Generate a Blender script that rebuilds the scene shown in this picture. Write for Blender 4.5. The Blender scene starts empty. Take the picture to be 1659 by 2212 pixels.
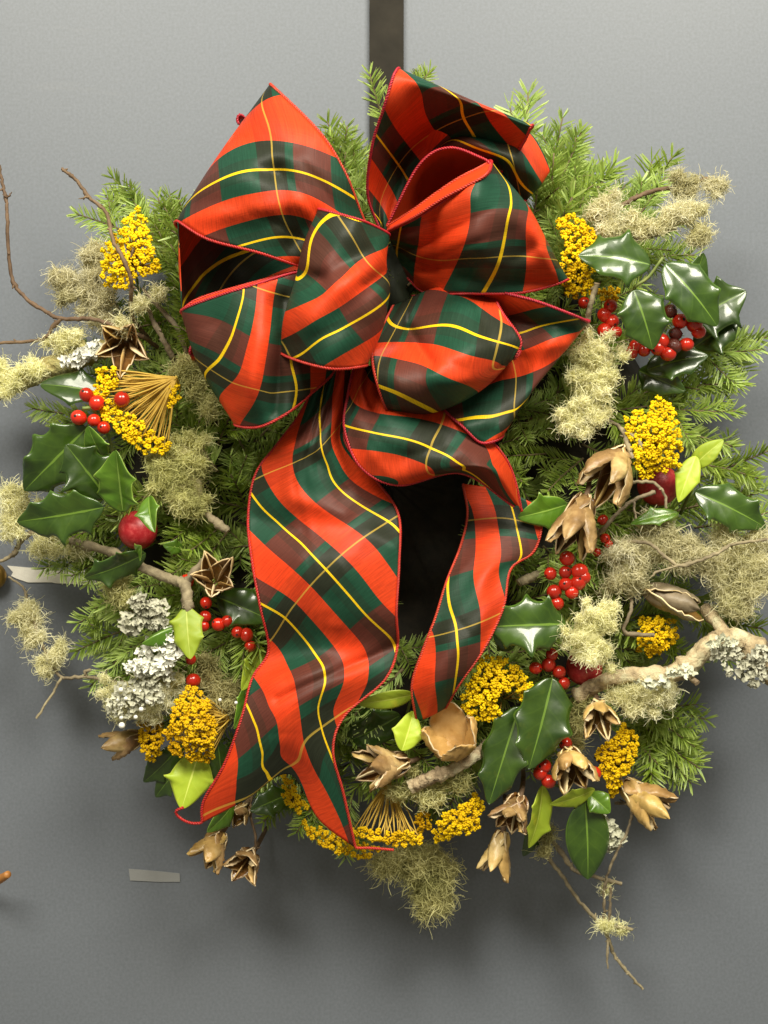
import bpy, math, random
import numpy as np
from mathutils import Vector, Matrix

random.seed(7); RNG = np.random.default_rng(7)
scene = bpy.context.scene
col = scene.collection

# ------------------------------------------------------------------ camera
CAMD, FPX = 1.15, 3000.0          # camera distance from the door, focal length in picture units (picture 1659 x 2212)
cam = bpy.data.cameras.new('camera'); camo = bpy.data.objects.new('camera', cam); col.objects.link(camo)
camo.location = (0, -CAMD, 0); camo.rotation_euler = (math.radians(90), 0, 0)
cam.sensor_fit = 'VERTICAL'; cam.sensor_height = 24.0; cam.lens = 24.0 * FPX / 2212.0
cam.clip_start = 0.05; cam.clip_end = 50
scene.camera = camo
# ------------------------------------------------------------------ world and lamps (indoor, ceiling tubes)
w = bpy.data.worlds.new('World'); scene.world = w; w.use_nodes = True
w.node_tree.nodes['Background'].inputs[0].default_value = (1.0, 0.90, 0.66, 1)
w.node_tree.nodes['Background'].inputs[1].default_value = 0.145
def area(name, loc, target, sx, sy, power, color):
    l = bpy.data.lights.new(name, 'AREA'); l.shape = 'RECTANGLE'; l.size = sx; l.size_y = sy; l.energy = power; l.color = color
    o = bpy.data.objects.new(name, l); col.objects.link(o); o.location = loc
    o.rotation_euler = (Vector(target) - Vector(loc)).to_track_quat('-Z', 'Y').to_euler()
    return o
area('ceiling_light', (0.55, -1.25, 1.25), (0, 0, 0.0), 0.75, 0.6, 25.0, (1.0, 0.945, 0.80))
area('ceiling_light', (-0.60, -1.45, 1.20), (0, 0, 0.0), 0.75, 0.6, 20.0, (1.0, 0.945, 0.80))
scene.view_settings.view_transform = 'Standard'; scene.view_settings.look = 'None'
scene.view_settings.exposure = 0.85; scene.view_settings.gamma = 1.0
scene.render.engine = 'CYCLES'

# ------------------------------------------------------------------ helpers
def at(px, py, h):
    """a place on the sheet h metres in front of the door, from a position on the drawing grid"""
    k = (CAMD - h) / FPX
    return Vector(((px - 829.5) * k, -h, (1106.0 - py) * k))
def atn(a):
    a = np.asarray(a, float); k = (CAMD - a[..., 2]) / FPX
    return np.stack([(a[..., 0] - 829.5) * k, -a[..., 2], (1106.0 - a[..., 1]) * k], -1)
S = 0.00035                                   # one grid unit in metres, about

def crom(P, n, closed=False):
    P = np.asarray(P, float)
    if len(P) == 1: return np.repeat(P, n, 0)
    E = np.vstack([2 * P[0] - P[1], P, 2 * P[-1] - P[-2]])
    t = np.linspace(0, len(P) - 1, n); i = np.minimum(t.astype(int), len(P) - 2); f = (t - i)[:, None]
    p0, p1, p2, p3 = E[i], E[i + 1], E[i + 2], E[i + 3]
    return 0.5 * (2 * p1 + (p2 - p0) * f + (2 * p0 - 5 * p1 + 4 * p2 - p3) * f ** 2 + (3 * p1 - p0 - 3 * p2 + p3) * f ** 3)

def new_obj(name, verts, faces, mats, parent=None, smooth=True, mat_idx=None, uv=None, origin=None):
    me = bpy.data.meshes.new(name)
    verts = np.asarray(verts, float)
    if origin is not None: verts = verts - np.asarray(origin, float)
    me.from_pydata(verts.tolist(), [], faces if isinstance(faces, list) else faces.tolist())
    for m in (mats if isinstance(mats, (list, tuple)) else [mats]): me.materials.append(m)
    if smooth: me.polygons.foreach_set('use_smooth', np.ones(len(me.polygons), bool))
    if mat_idx is not None: me.polygons.foreach_set('material_index', np.asarray(mat_idx, np.int32))
    if uv is not None:
        l = me.uv_layers.new(name='UVMap'); vi = np.empty(len(me.loops), np.int32); me.loops.foreach_get('vertex_index', vi)
        l.data.foreach_set('uv', np.asarray(uv, np.float32)[vi].ravel())
    me.update()
    o = bpy.data.objects.new(name, me); col.objects.link(o)
    if parent is not None:
        o.parent = parent
        if origin is None: o.matrix_parent_inverse = world_of(parent).inverted()
        else: o.location = Vector(origin) - world_of(parent).translation
    elif origin is not None: o.location = origin
    return o
def world_of(o):
    m = o.matrix_basis.copy()
    if o.parent is not None: m = world_of(o.parent) @ o.matrix_parent_inverse @ m
    return m
def thing(name, label, cat, loc, group=None):
    o = bpy.data.objects.new(name, None); col.objects.link(o); o.location = loc; o.empty_display_size = 0.01
    o['label'] = label; o['category'] = cat
    if group: o['group'] = group
    return o
def tag(o, label, cat, group=None):
    o['label'] = label; o['category'] = cat
    if group: o['group'] = group
    return o
def grid_faces(nv, nu, off=0):
    i, j = np.meshgrid(np.arange(nv - 1), np.arange(nu - 1), indexing='ij')
    a = (i * nu + j).ravel() + off
    return np.stack([a, a + 1, a + nu + 1, a + nu], 1)
def frames(P):
    T = np.gradient(P, axis=0); T /= np.linalg.norm(T, axis=1, keepdims=True) + 1e-12
    N = np.zeros_like(T); n = np.cross(T[0], [0.31, 0.87, 0.2]); n /= np.linalg.norm(n); N[0] = n
    for i in range(1, len(P)):
        n = N[i - 1] - T[i] * np.dot(N[i - 1], T[i]); N[i] = n / (np.linalg.norm(n) + 1e-12)
    return T, N, np.cross(T, N)
def tube_vf(P, R, sides=8, off=0, cap=True):
    P = np.asarray(P, float); n = len(P); R = np.broadcast_to(np.asarray(R, float).reshape(n, -1) if np.ndim(R) else np.full((n, 1), R), (n, sides))
    T, N, B = frames(P)
    a = np.linspace(0, 2 * math.pi, sides, endpoint=False)
    V = P[:, None] + R[..., None] * (np.cos(a)[None, :, None] * N[:, None] + np.sin(a)[None, :, None] * B[:, None])
    F = []
    for i in range(n - 1):
        for k in range(sides):
            k2 = (k + 1) % sides
            F.append([off + i * sides + k, off + i * sides + k2, off + (i + 1) * sides + k2, off + (i + 1) * sides + k])
    if cap:
        F.append([off + k for k in range(sides)][::-1]); F.append([off + (n - 1) * sides + k for k in range(sides)])
    return V.reshape(-1, 3), F
class Bag:
    def __init__(s): s.v = []; s.f = []; s.n = 0; s.mi = []
    def add(s, V, F, mi=0):
        V = np.asarray(V, float); s.v.append(V)
        for f in F: s.f.append([int(x) + s.n for x in f])
        s.mi += [mi] * len(F); s.n += len(V)
    def tube(s, P, R, sides=8, mi=0): V, F = tube_vf(P, R, sides); s.add(V, F, mi)
    def build(s, name, mats, parent=None, **k): return new_obj(name, np.vstack(s.v), s.f, mats, parent, mat_idx=s.mi, **k)

# ------------------------------------------------------------------ materials
def lin(c): return tuple(((x / 255) / 12.92 if x / 255 <= 0.04045 else ((x / 255 + 0.055) / 1.055) ** 2.4) for x in c) + (1,)
class NT:
    def __init__(s, name):
        s.m = bpy.data.materials.new(name); s.m.use_nodes = True; s.t = s.m.node_tree; s.b = s.t.nodes['Principled BSDF']
    def n(s, typ, **k):
        x = s.t.nodes.new(typ)
        for a, v in k.items(): setattr(x, a, v)
        return x
    def link(s, a, b): s.t.links.new(a, b)
    def val(s, sock, v):
        if isinstance(v, (int, float, tuple, list)): sock.default_value = v
        else: s.link(v, sock)
    def math(s, op, a, b=0.0, c=0.0):
        x = s.n('ShaderNodeMath', operation=op); s.val(x.inputs[0], a); s.val(x.inputs[1], b); s.val(x.inputs[2], c); return x.outputs[0]
    def mix(s, f, a, b, mode='MIX'):
        x = s.n('ShaderNodeMix', data_type='RGBA', blend_type=mode); s.val(x.inputs[0], f); s.val(x.inputs[6], a); s.val(x.inputs[7], b); return x.outputs[2]
    def noise(s, scale, detail=3, rough=0.55, coord='Object', vec=None):
        x = s.n('ShaderNodeTexNoise'); x.inputs['Scale'].default_value = scale; x.inputs['Detail'].default_value = detail; x.inputs['Roughness'].default_value = rough
        if vec is None: vec = s.n('ShaderNodeTexCoord').outputs[coord]
        s.link(vec, x.inputs['Vector']); return x.outputs[0]
    def ramp(s, f, stops, interp='LINEAR'):
        x = s.n('ShaderNodeValToRGB'); e = x.color_ramp; e.interpolation = interp
        while len(e.elements) > 1: e.elements.remove(e.elements[0])
        e.elements[0].position, e.elements[0].color = stops[0]
        for p, c in stops[1:]: q = e.elements.new(p); q.color = c
        s.val(x.inputs[0], f); return x.outputs[0]
    def bump(s, h, strength=0.3, dist=0.001):
        x = s.n('ShaderNodeBump'); x.inputs['Strength'].default_value = strength; x.inputs['Distance'].default_value = dist
        s.link(h, x.inputs['Height']); s.link(x.outputs[0], s.b.inputs['Normal'])
    def done(s, color=None, rough=None, spec=None, sheen=None, coat=None, metal=None, trans=None):
        for k, v in (('Base Color', color), ('Roughness', rough), ('Specular IOR Level', spec), ('Sheen Weight', sheen), ('Coat Weight', coat), ('Metallic', metal)):
            if v is not None: s.val(s.b.inputs[k], v)
        return s.m
def noisy(name, c1, c2, scale, rough, bump=0.0, bscale=None, c3=None, spec=None, coat=None, bdist=0.001, metal=None, coord='Object'):
    t = NT(name); f = t.noise(scale, 4, 0.6, coord)
    stops = [(0.32, c1), (0.68, c2)] if c3 is None else [(0.30, c1), (0.5, c2), (0.72, c3)]
    c = t.ramp(f, stops)
    oi = t.n('ShaderNodeObjectInfo').outputs['Random']
    hs = t.n('ShaderNodeHueSaturation'); t.val(hs.inputs['Value'], t.math('MULTIPLY_ADD', oi, 0.3, 0.85)); t.val(hs.inputs['Hue'], t.math('MULTIPLY_ADD', oi, 0.02, 0.49)); t.link(c, hs.inputs['Color'])
    if bump: t.bump(t.noise(bscale or scale * 4, 4, 0.6, coord), bump, bdist)
    return t.done(hs.outputs[0], rough, spec, coat=coat, metal=metal)

def plaid():
    t = NT('plaid_taffeta')
    uv = t.n('ShaderNodeUVMap').outputs[0]; sp = t.n('ShaderNodeSeparateXYZ'); t.link(uv, sp.inputs[0]); p, q = sp.outputs[0], sp.outputs[1]
    fp = t.math('FRACT', t.math('ADD', p, 0.5)); fq = t.math('FRACT', t.math('ADD', q, 0.18))     # red band centred on 0.5, black weft 0..0.36
    dp = t.math('ABSOLUTE', t.math('SUBTRACT', fp, 0.5))
    red = t.math('LESS_THAN', dp, 0.182)
    yel = t.math('GREATER_THAN', dp, 0.484)
    green, black, maroon = (0.011, 0.056, 0.031, 1), (0.019, 0.023, 0.014, 1), (0.105, 0.029, 0.020, 1)
    weft = t.ramp(fq, [(0.0, green), (0.07, black), (0.32, green), (0.68, maroon)], 'CONSTANT')
    redv = t.ramp(fq, [(0.0, (0.58, 0.048, 0.010, 1)), (0.08, (0.50, 0.040, 0.009, 1)), (0.32, (0.58, 0.048, 0.010, 1)), (0.68, (0.68, 0.050, 0.010, 1))], 'CONSTANT')
    near = t.math('MULTIPLY', t.math('GREATER_THAN', dp, 0.36), 0.35)
    weft = t.mix(near, weft, black)
    c = t.mix(red, weft, redv)
    dq = t.math('ABSOLUTE', t.math('SUBTRACT', fq, 0.18))
    thin = t.math('MULTIPLY', t.math('LESS_THAN', dq, 0.007), 0.5)
    c = t.mix(thin, c, (0.62, 0.42, 0.06, 1))
    c = t.mix(yel, c, (0.80, 0.52, 0.008, 1))
    # woven threads
    wv = t.n('ShaderNodeTexWave', wave_type='BANDS'); wv.inputs['Scale'].default_value = 26; wv.inputs['Distortion'].default_value = 1.5; wv.inputs['Detail'].default_value = 1; t.link(uv, wv.inputs['Vector'])
    mp = t.n('ShaderNodeMapping'); mp.inputs['Scale'].default_value = (4, 90, 1); t.link(uv, mp.inputs[0])
    slub = t.noise(1.0, 3, 0.6, vec=mp.outputs[0]); 
    c = t.mix(0.5, c, t.ramp(slub, [(0.3, (0.5, 0.5, 0.5, 1)), (0.7, (1.35, 1.35, 1.35, 1))]), 'MULTIPLY')
    mp2 = t.n('ShaderNodeMapping'); mp2.inputs['Scale'].default_value = (90, 4, 1); t.link(uv, mp2.inputs[0])
    slub2 = t.noise(1.0, 3, 0.6, vec=mp2.outputs[0])
    wr = t.n('ShaderNodeTexNoise', noise_type='RIDGED_MULTIFRACTAL'); wr.inputs['Scale'].default_value = 16; wr.inputs['Detail'].default_value = 2.5; wr.inputs['Distortion'].default_value = 0.6; t.link(t.n('ShaderNodeTexCoord').outputs['Object'], wr.inputs['Vector'])
    hh = t.math('ADD', t.math('MULTIPLY', wr.outputs[0], 3.0), t.math('MULTIPLY', t.math('ADD', slub, slub2), 0.45))
    t.bump(hh, 0.25, 0.0011)
    c = t.mix(0.16, c, t.ramp(slub2, [(0.3, (0.6, 0.6, 0.6, 1)), (0.7, (1.3, 1.3, 1.3, 1))]), 'MULTIPLY')
    t.b.inputs['Sheen Weight'].default_value = 0.0
    return t.done(c, 0.50, 0.22)
M = {}
M['plaid'] = plaid()
M['piping'] = noisy('red_cord', (0.32, 0.009, 0.010, 1), (0.50, 0.016, 0.014, 1), 300, 0.5)
M['door'] = None
def door_mat():
    t = NT('grey_door_paint'); f = t.noise(2.2, 6, 0.65); g = t.noise(60, 3, 0.6); k = t.noise(420, 2, 0.5)
    c = t.ramp(f, [(0.3, (0.128, 0.143, 0.168, 1)), (0.7, (0.148, 0.164, 0.190, 1))])
    c = t.mix(0.22, c, t.ramp(k, [(0.3, (0.6, 0.62, 0.58, 1)), (0.7, (1.35, 1.32, 1.38, 1))]), 'MULTIPLY')
    mp = t.n('ShaderNodeMapping'); mp.inputs['Scale'].default_value = (2, 2, 14); mp.inputs['Rotation'].default_value = (0, .7, 0); t.link(t.n('ShaderNodeTexCoord').outputs['Object'], mp.inputs[0])
    sc = t.ramp(t.noise(3.0, 5, 0.7, vec=mp.outputs[0]), [(0.62, (0, 0, 0, 1)), (0.75, (1, 1, 1, 1))])
    sv = t.n('ShaderNodeSeparateColor'); t.link(sc, sv.inputs[0])
    c = t.mix(t.math('MULTIPLY', sv.outputs[0], 0.18), c, (0.20, 0.205, 0.21, 1))
    t.bump(g, 0.08, 0.0008)
    return t.done(c, t.math('MULTIPLY_ADD', f, 0.25, 0.35), 0.4)
M['door'] = door_mat()
M['strap'] = noisy('dark_strap_metal', (0.013, 0.011, 0.007, 1), (0.026, 0.022, 0.015, 1), 30, 0.6, 0.1, spec=0.12)
def needle_mat():
    t = NT('fir_needle'); f = t.noise(55, 3, 0.6)
    uv = t.n('ShaderNodeUVMap').outputs[0]; sp = t.n('ShaderNodeSeparateXYZ'); t.link(uv, sp.inputs[0])
    c = t.ramp(f, [(0.3, (0.110, 0.225, 0.010, 1)), (0.7, (0.300, 0.440, 0.026, 1))])
    c = t.mix(t.math('MULTIPLY', sp.outputs[1], 0.5), c, (0.52, 0.60, 0.20, 1))
    oi = t.n('ShaderNodeObjectInfo').outputs['Random']
    hs = t.n('ShaderNodeHueSaturation'); t.val(hs.inputs['Value'], t.math('MULTIPLY_ADD', oi, 0.7, 0.75)); t.val(hs.inputs['Saturation'], t.math('MULTIPLY_ADD', oi, -0.2, 1.05)); t.link(c, hs.inputs['Color'])
    t.done(hs.outputs[0], 0.42, 0.45)
    tr = t.n('ShaderNodeBsdfTranslucent'); t.link(hs.outputs[0], tr.inputs[0])
    mx = t.n('ShaderNodeMixShader'); mx.inputs[0].default_value = 0.25
    out = t.t.nodes['Material Output']; t.link(t.b.outputs[0], mx.inputs[1]); t.link(tr.outputs[0], mx.inputs[2]); t.link(mx.outputs[0], out.inputs[0])
    return t.m
M['needle'] = needle_mat()
M['fir_stem'] = noisy('fir_stem', (0.10, 0.065, 0.03, 1), (0.17, 0.14, 0.06, 1), 80, 0.7)
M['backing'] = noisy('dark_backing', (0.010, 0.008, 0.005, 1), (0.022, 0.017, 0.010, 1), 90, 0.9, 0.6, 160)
def leaf_mat(name, c1, c2, rim, rib, rough, coat):
    t = NT(name); uv = t.n('ShaderNodeUVMap').outputs[0]; sp = t.n('ShaderNodeSeparateXYZ'); t.link(uv, sp.inputs[0])
    u, v = sp.outputs[0], sp.outputs[1]
    a = t.math('ABSOLUTE', u)
    c = t.ramp(t.noise(45, 4, 0.6), [(0.3, c1), (0.7, c2)])
    vein = t.n('ShaderNodeTexWave', wave_type='BANDS', bands_direction='Y'); vein.inputs['Scale'].default_value = 1.6; vein.inputs['Distortion'].default_value = 1.2
    cmb = t.n('ShaderNodeCombineXYZ'); t.link(u, cmb.inputs[0]); t.link(t.math('SUBTRACT', v, t.math('MULTIPLY', a, 0.25)), cmb.inputs[1]); t.link(cmb.outputs[0], vein.inputs['Vector'])
    vl = t.math('MULTIPLY', t.math('GREATER_THAN', vein.outputs[1], 0.96), 0.07)
    c = t.mix(vl, c, rib)
    bl = t.n('ShaderNodeSeparateColor'); t.link(t.ramp(t.noise(38, 5, 0.75), [(0.60, (0, 0, 0, 1)), (0.72, (1, 1, 1, 1))]), bl.inputs[0]); c = t.mix(t.math('MULTIPLY', bl.outputs[0], 0.45), c, (c2[0] * 1.9, c2[1] * 1.25, c2[2] * 1.2, 1))
    c = t.mix(t.math('LESS_THAN', a, t.math('MULTIPLY_ADD', v, -0.035, 0.055)), c, rib)
    c = t.mix(t.math('GREATER_THAN', a, 0.945), c, rim)
    oi = t.n('ShaderNodeObjectInfo').outputs['Random']
    hs = t.n('ShaderNodeHueSaturation'); t.val(hs.inputs['Value'], t.math('MULTIPLY_ADD', oi, 0.4, 0.8)); t.link(c, hs.inputs['Color'])
    t.bump(t.math('ADD', t.math('MULTIPLY', vein.outputs[1], .5), t.math('MULTIPLY', t.noise(70, 2), 3.0)), 0.16, 0.001)
    t.b.inputs['Coat Roughness'].default_value = 0.09
    return t.done(hs.outputs[0], rough, 0.5, coat=coat)
M['holly'] = leaf_mat('holly_leaf', (0.014, 0.040, 0.004, 1), (0.042, 0.088, 0.007, 1), (0.06, 0.12, 0.015, 1), (0.12, 0.21, 0.025, 1), 0.36, 0.5)
M['holly_mid'] = leaf_mat('holly_leaf_mid', (0.060, 0.150, 0.010, 1), (0.110, 0.220, 0.016, 1), (0.25, 0.38, 0.06, 1), (0.26, 0.42, 0.07, 1), 0.34, 0.22)
M['holly_lime'] = leaf_mat('holly_underside', (0.270, 0.380, 0.020, 1), (0.370, 0.470, 0.030, 1), (0.42, 0.50, 0.06, 1), (0.50, 0.58, 0.10, 1), 0.5, 0.0)
M['holly_stem'] = noisy('holly_stem', (0.10, 0.16, 0.03, 1), (0.20, 0.20, 0.05, 1), 90, 0.6)
def berry_mat():
    t = NT('red_berry'); c = t.ramp(t.noise(90, 3), [(0.3, (0.44, 0.014, 0.006, 1)), (0.7, (0.66, 0.030, 0.010, 1))])
    oi = t.n('ShaderNodeObjectInfo').outputs['Random']
    hs = t.n('ShaderNodeHueSaturation'); t.val(hs.inputs['Value'], t.math('MULTIPLY_ADD', oi, 0.5, 0.65)); t.link(c, hs.inputs['Color'])
    return t.done(hs.outputs[0], 0.22, 0.5, coat=0.3)
M['berry'] = berry_mat()
M['berry_dark'] = noisy('withered_berry', (0.040, 0.007, 0.005, 1), (0.15, 0.014, 0.009, 1), 120, 0.3, 0.4, 220, coat=0.3)
M['calyx'] = noisy('berry_tip', (0.012, 0.006, 0.004, 1), (0.03, 0.012, 0.008, 1), 200, 0.8)
def ball_mat():
    t = NT('red_ball'); f = t.noise(260, 3, 0.7); c = t.ramp(f, [(0.45, (0.36, 0.012, 0.018, 1)), (0.75, (0.52, 0.060, 0.060, 1))])
    t.bump(f, 0.15, 0.0004)
    return t.done(c, 0.42, 0.5)
M['ball'] = ball_mat()
M['floret'] = noisy('yarrow_floret', (0.46, 0.26, 0.004, 1), (0.70, 0.45, 0.006, 1), 40, 0.95, c3=(0.80, 0.56, 0.012, 1), spec=0.15)
M['stalk'] = noisy('yarrow_stalk', (0.52, 0.34, 0.04, 1), (0.68, 0.48, 0.08, 1), 90, 0.7)
M['moss'] = noisy('usnea_lichen', (0.62, 0.60, 0.32, 1), (0.83, 0.80, 0.51, 1), 32, 0.9, c3=(0.95, 0.93, 0.72, 1))
M['moss_dark'] = noisy('olive_lichen', (0.38, 0.37, 0.14, 1), (0.58, 0.55, 0.25, 1), 32, 0.9, c3=(0.78, 0.75, 0.42, 1))
for k_ in ('moss', 'moss_dark'):
    nt_ = M[k_].node_tree; pb = nt_.nodes['Principled BSDF']; tr_ = nt_.nodes.new('ShaderNodeBsdfTranslucent'); mx_ = nt_.nodes.new('ShaderNodeMixShader'); mx_.inputs[0].default_value = 0.4
    nt_.links.new(pb.inputs['Base Color'].links[0].from_socket, tr_.inputs[0]); nt_.links.new(pb.outputs[0], mx_.inputs[1]); nt_.links.new(tr_.outputs[0], mx_.inputs[2]); nt_.links.new(mx_.outputs[0], nt_.nodes['Material Output'].inputs[0])
M['moss_core'] = noisy('lichen_core', (0.40, 0.37, 0.16, 1), (0.60, 0.56, 0.30, 1), 120, 0.95, 0.8, 300)
M['flake'] = noisy('pale_leaf_lichen', (0.66, 0.67, 0.56, 1), (0.88, 0.88, 0.80, 1), 120, 0.8, 0.3, 300)
M['flake_dull'] = noisy('grey_leaf_lichen', (0.40, 0.40, 0.28, 1), (0.66, 0.66, 0.52, 1), 120, 0.85, 0.3, 300)
M['glint_ball'] = NT('glint_gloss').done((0.9, 0.9, 0.82, 1), 0.08, 0.9)  # pale gloss for the added balls that imitate glints
M['twig'] = noisy('twig_bark', (0.10, 0.060, 0.030, 1), (0.20, 0.13, 0.07, 1), 90, 0.75, 0.5, 260)
M['twig_grey'] = noisy('grey_twig_bark', (0.13, 0.10, 0.06, 1), (0.34, 0.28, 0.17, 1), 90, 0.8, 0.9, 200)
M['bark'] = noisy('lichened_bark', (0.10, 0.065, 0.038, 1), (0.40, 0.30, 0.18, 1), 70, 0.85, 1.0, 130, c3=(0.58, 0.55, 0.36, 1), bdist=0.004)
M['bark_moss'] = noisy('mossy_bark', (0.30, 0.20, 0.07, 1), (0.36, 0.32, 0.13, 1), 50, 0.9, 0.9, 200, c3=(0.52, 0.50, 0.28, 1), bdist=0.003)
M['cut'] = noisy('cut_wood', (0.45, 0.33, 0.20, 1), (0.60, 0.47, 0.30, 1), 90, 0.8)
M['pod_out'] = noisy('pod_outside', (0.10, 0.056, 0.020, 1), (0.30, 0.18, 0.07, 1), 40, 0.42, 0.6, 160, c3=(0.60, 0.42, 0.19, 1))
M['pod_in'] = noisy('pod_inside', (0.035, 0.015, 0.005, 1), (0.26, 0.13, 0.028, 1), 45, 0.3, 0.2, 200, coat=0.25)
M['pod_rim'] = noisy('pod_rim', (0.58, 0.42, 0.20, 1), (0.82, 0.68, 0.44, 1), 90, 0.5)
M['pod_tan'] = noisy('tan_pod', (0.18, 0.095, 0.026, 1), (0.52, 0.33, 0.11, 1), 30, 0.36, 0.6, 130, c3=(0.78, 0.60, 0.32, 1))
M['pod_cup'] = noisy('tan_cup', (0.38, 0.22, 0.055, 1), (0.54, 0.34, 0.10, 1), 36, 0.42, 0.5, 130, c3=(0.68, 0.46, 0.17, 1))
M['pod_grey'] = noisy('grey_pod', (0.13, 0.10, 0.06, 1), (0.27, 0.21, 0.13, 1), 70, 0.5, 0.5, 200)
M['tape'] = noisy('cloth_tape', (0.66, 0.63, 0.56, 1), (0.78, 0.75, 0.68, 1), 60, 0.7, 0.3, 500)
M['tape_clear'] = noisy('old_tape', (0.25, 0.255, 0.255, 1), (0.28, 0.285, 0.285, 1), 60, 0.35, 0.2, 300)
M['brass'] = noisy('brass', (0.30, 0.17, 0.04, 1), (0.45, 0.28, 0.07, 1), 60, 0.35, metal=0.8)
M['wood_peg'] = noisy('orange_wood', (0.34, 0.13, 0.03, 1), (0.48, 0.22, 0.06, 1), 60, 0.5)

# ------------------------------------------------------------------ the door, the strap, tapes
def box_vf(x0, x1, y0, y1, z0, z1):
    V = [(x, y, z) for x in (x0, x1) for y in (y0, y1) for z in (z0, z1)]
    return V, [[0, 1, 3, 2], [4, 6, 7, 5], [0, 4, 5, 1], [2, 3, 7, 6], [0, 2, 6, 4], [1, 5, 7, 3]]
V, F = box_vf(-1.2, 1.2, 0.0, 0.045, -1.3, 0.95)
door = new_obj('door', V, F, M['door'], smooth=False); door['kind'] = 'structure'
# over-door hanger strap: a bent flat bar with a hook that carries the wreath
bag = Bag()
a, b = at(798, 0, 0.003), at(872, 0, 0.003)
def bar(prof, x0, x1, th):
    n = len(prof); P = np.array(prof); T = np.gradient(P, axis=0); T /= np.linalg.norm(T, axis=1, keepdims=True); Nn = np.stack([T[:, 1], -T[:, 0]], 1)
    V = []
    for i in range(n):
        for (x, s) in ((x0, 0), (x1, 0), (x1, 1), (x0, 1)): y, z = P[i] + Nn[i] * th * s; V.append((x, y, z))
    F = [[i * 4 + k, i * 4 + (k + 1) % 4, i * 4 + 4 + (k + 1) % 4, i * 4 + 4 + k] for i in range(n - 1) for k in range(4)]
    F += [[3, 2, 1, 0], [(n - 1) * 4 + k for k in range(4)]]
    return V, F
V, F = bar([(0.0465, 0.90), (0.047, 0.953), (-0.003, 0.955), (-0.0035, 0.6), (-0.0035, 0.33), (-0.0035, 0.275), (-0.012, 0.262), (-0.035, 0.262), (-0.043, 0.28)], a.x, b.x, 0.0022)
strap = new_obj('wreath_hanger', V, F, M['strap'], smooth=False); tag(strap, 'dark grey flat metal strap hanging down the door behind the bow', 'hanger')
def strip(name, pts, mat, h, th=0.0006):
    V = [at(x, y, h) for x, y in pts]; n = len(V); V2 = [v + Vector((0, th + h - th * 0.5, 0)) for v in V]
    F = [list(range(n))[::-1], [n + i for i in range(n)]] + [[i, (i + 1) % n, n + (i + 1) % n, n + i] for i in range(n)]
    return new_obj(name, V + V2, F, mat, smooth=False)
tp = strip('tape_strip', [(15, 1222), (60, 1226), (150, 1231), (260, 1236), (260, 1266), (120, 1260), (112, 1258), (60, 1258), (36, 1250), (24, 1244), (28, 1236)], M['tape'], 0.0012)
tag(tp, 'torn white cloth tape strip on the door behind the wreath', 'tape')
tp = strip('tape_strip', [(278, 1877), (330, 1881), (388, 1887), (389, 1905), (340, 1905), (281, 1902)], M['tape_clear'], 0.0008)
tag(tp, 'short old translucent tape strip on the bare door below the hanging seed pods', 'tape')
def lathe(name, prof, axis_o, mat, parent=None, seg=24):
    V = []; n = len(prof)
    for r, d in prof:
        for k in range(seg): an = 2 * math.pi * k / seg; V.append((axis_o.x + r * math.cos(an), -d, axis_o.z + r * math.sin(an)))
    F = [[i * seg + k, i * seg + (k + 1) % seg, (i + 1) * seg + (k + 1) % seg, (i + 1) * seg + k] for i in range(n - 1) for k in range(seg)]
    F.append([(n - 1) * seg + k for k in range(seg)]); return new_obj(name, V, F, mat, parent)
kn = lathe('brass_pin', [(0.006, -0.002), (0.006, 0.004), (0.0105, 0.006), (0.0115, 0.010), (0.009, 0.014), (0.003, 0.016)], at(-16, 1245, 0.01), M['brass'])
tag(kn, 'round brass pin head on the door beside the torn tape', 'pin')
P = np.array([at(-60, 1925, -0.002), at(-30, 1912, 0.02), at(0, 1899, 0.035), at(18, 1888, 0.042)]); b_ = Bag(); b_.tube(crom(P, 14), np.linspace(0.0052, 0.0028, 14), 10)
tag(b_.build('wooden_peg', M['wood_peg']), 'orange brown wooden peg sticking out of the bare door', 'peg')

# ------------------------------------------------------------------ the fir wreath
CX, CY = 835, 1035
wreath = thing('fir_wreath', 'round evergreen fir wreath hung on the grey door', 'wreath', at(CX, CY, 0.0))
# dark backing: a shallow dished ring and inner plate
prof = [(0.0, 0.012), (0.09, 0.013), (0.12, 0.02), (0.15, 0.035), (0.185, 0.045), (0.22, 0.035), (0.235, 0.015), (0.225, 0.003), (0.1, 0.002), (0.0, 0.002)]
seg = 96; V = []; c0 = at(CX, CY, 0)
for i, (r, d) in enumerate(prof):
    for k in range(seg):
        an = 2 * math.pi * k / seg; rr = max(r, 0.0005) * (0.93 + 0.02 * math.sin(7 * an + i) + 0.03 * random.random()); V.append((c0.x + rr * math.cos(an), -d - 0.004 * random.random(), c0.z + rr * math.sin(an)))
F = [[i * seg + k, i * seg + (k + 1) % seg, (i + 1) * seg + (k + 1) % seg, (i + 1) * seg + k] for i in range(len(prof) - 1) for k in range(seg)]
new_obj('backing', V, F, M['backing'], wreath)

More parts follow.
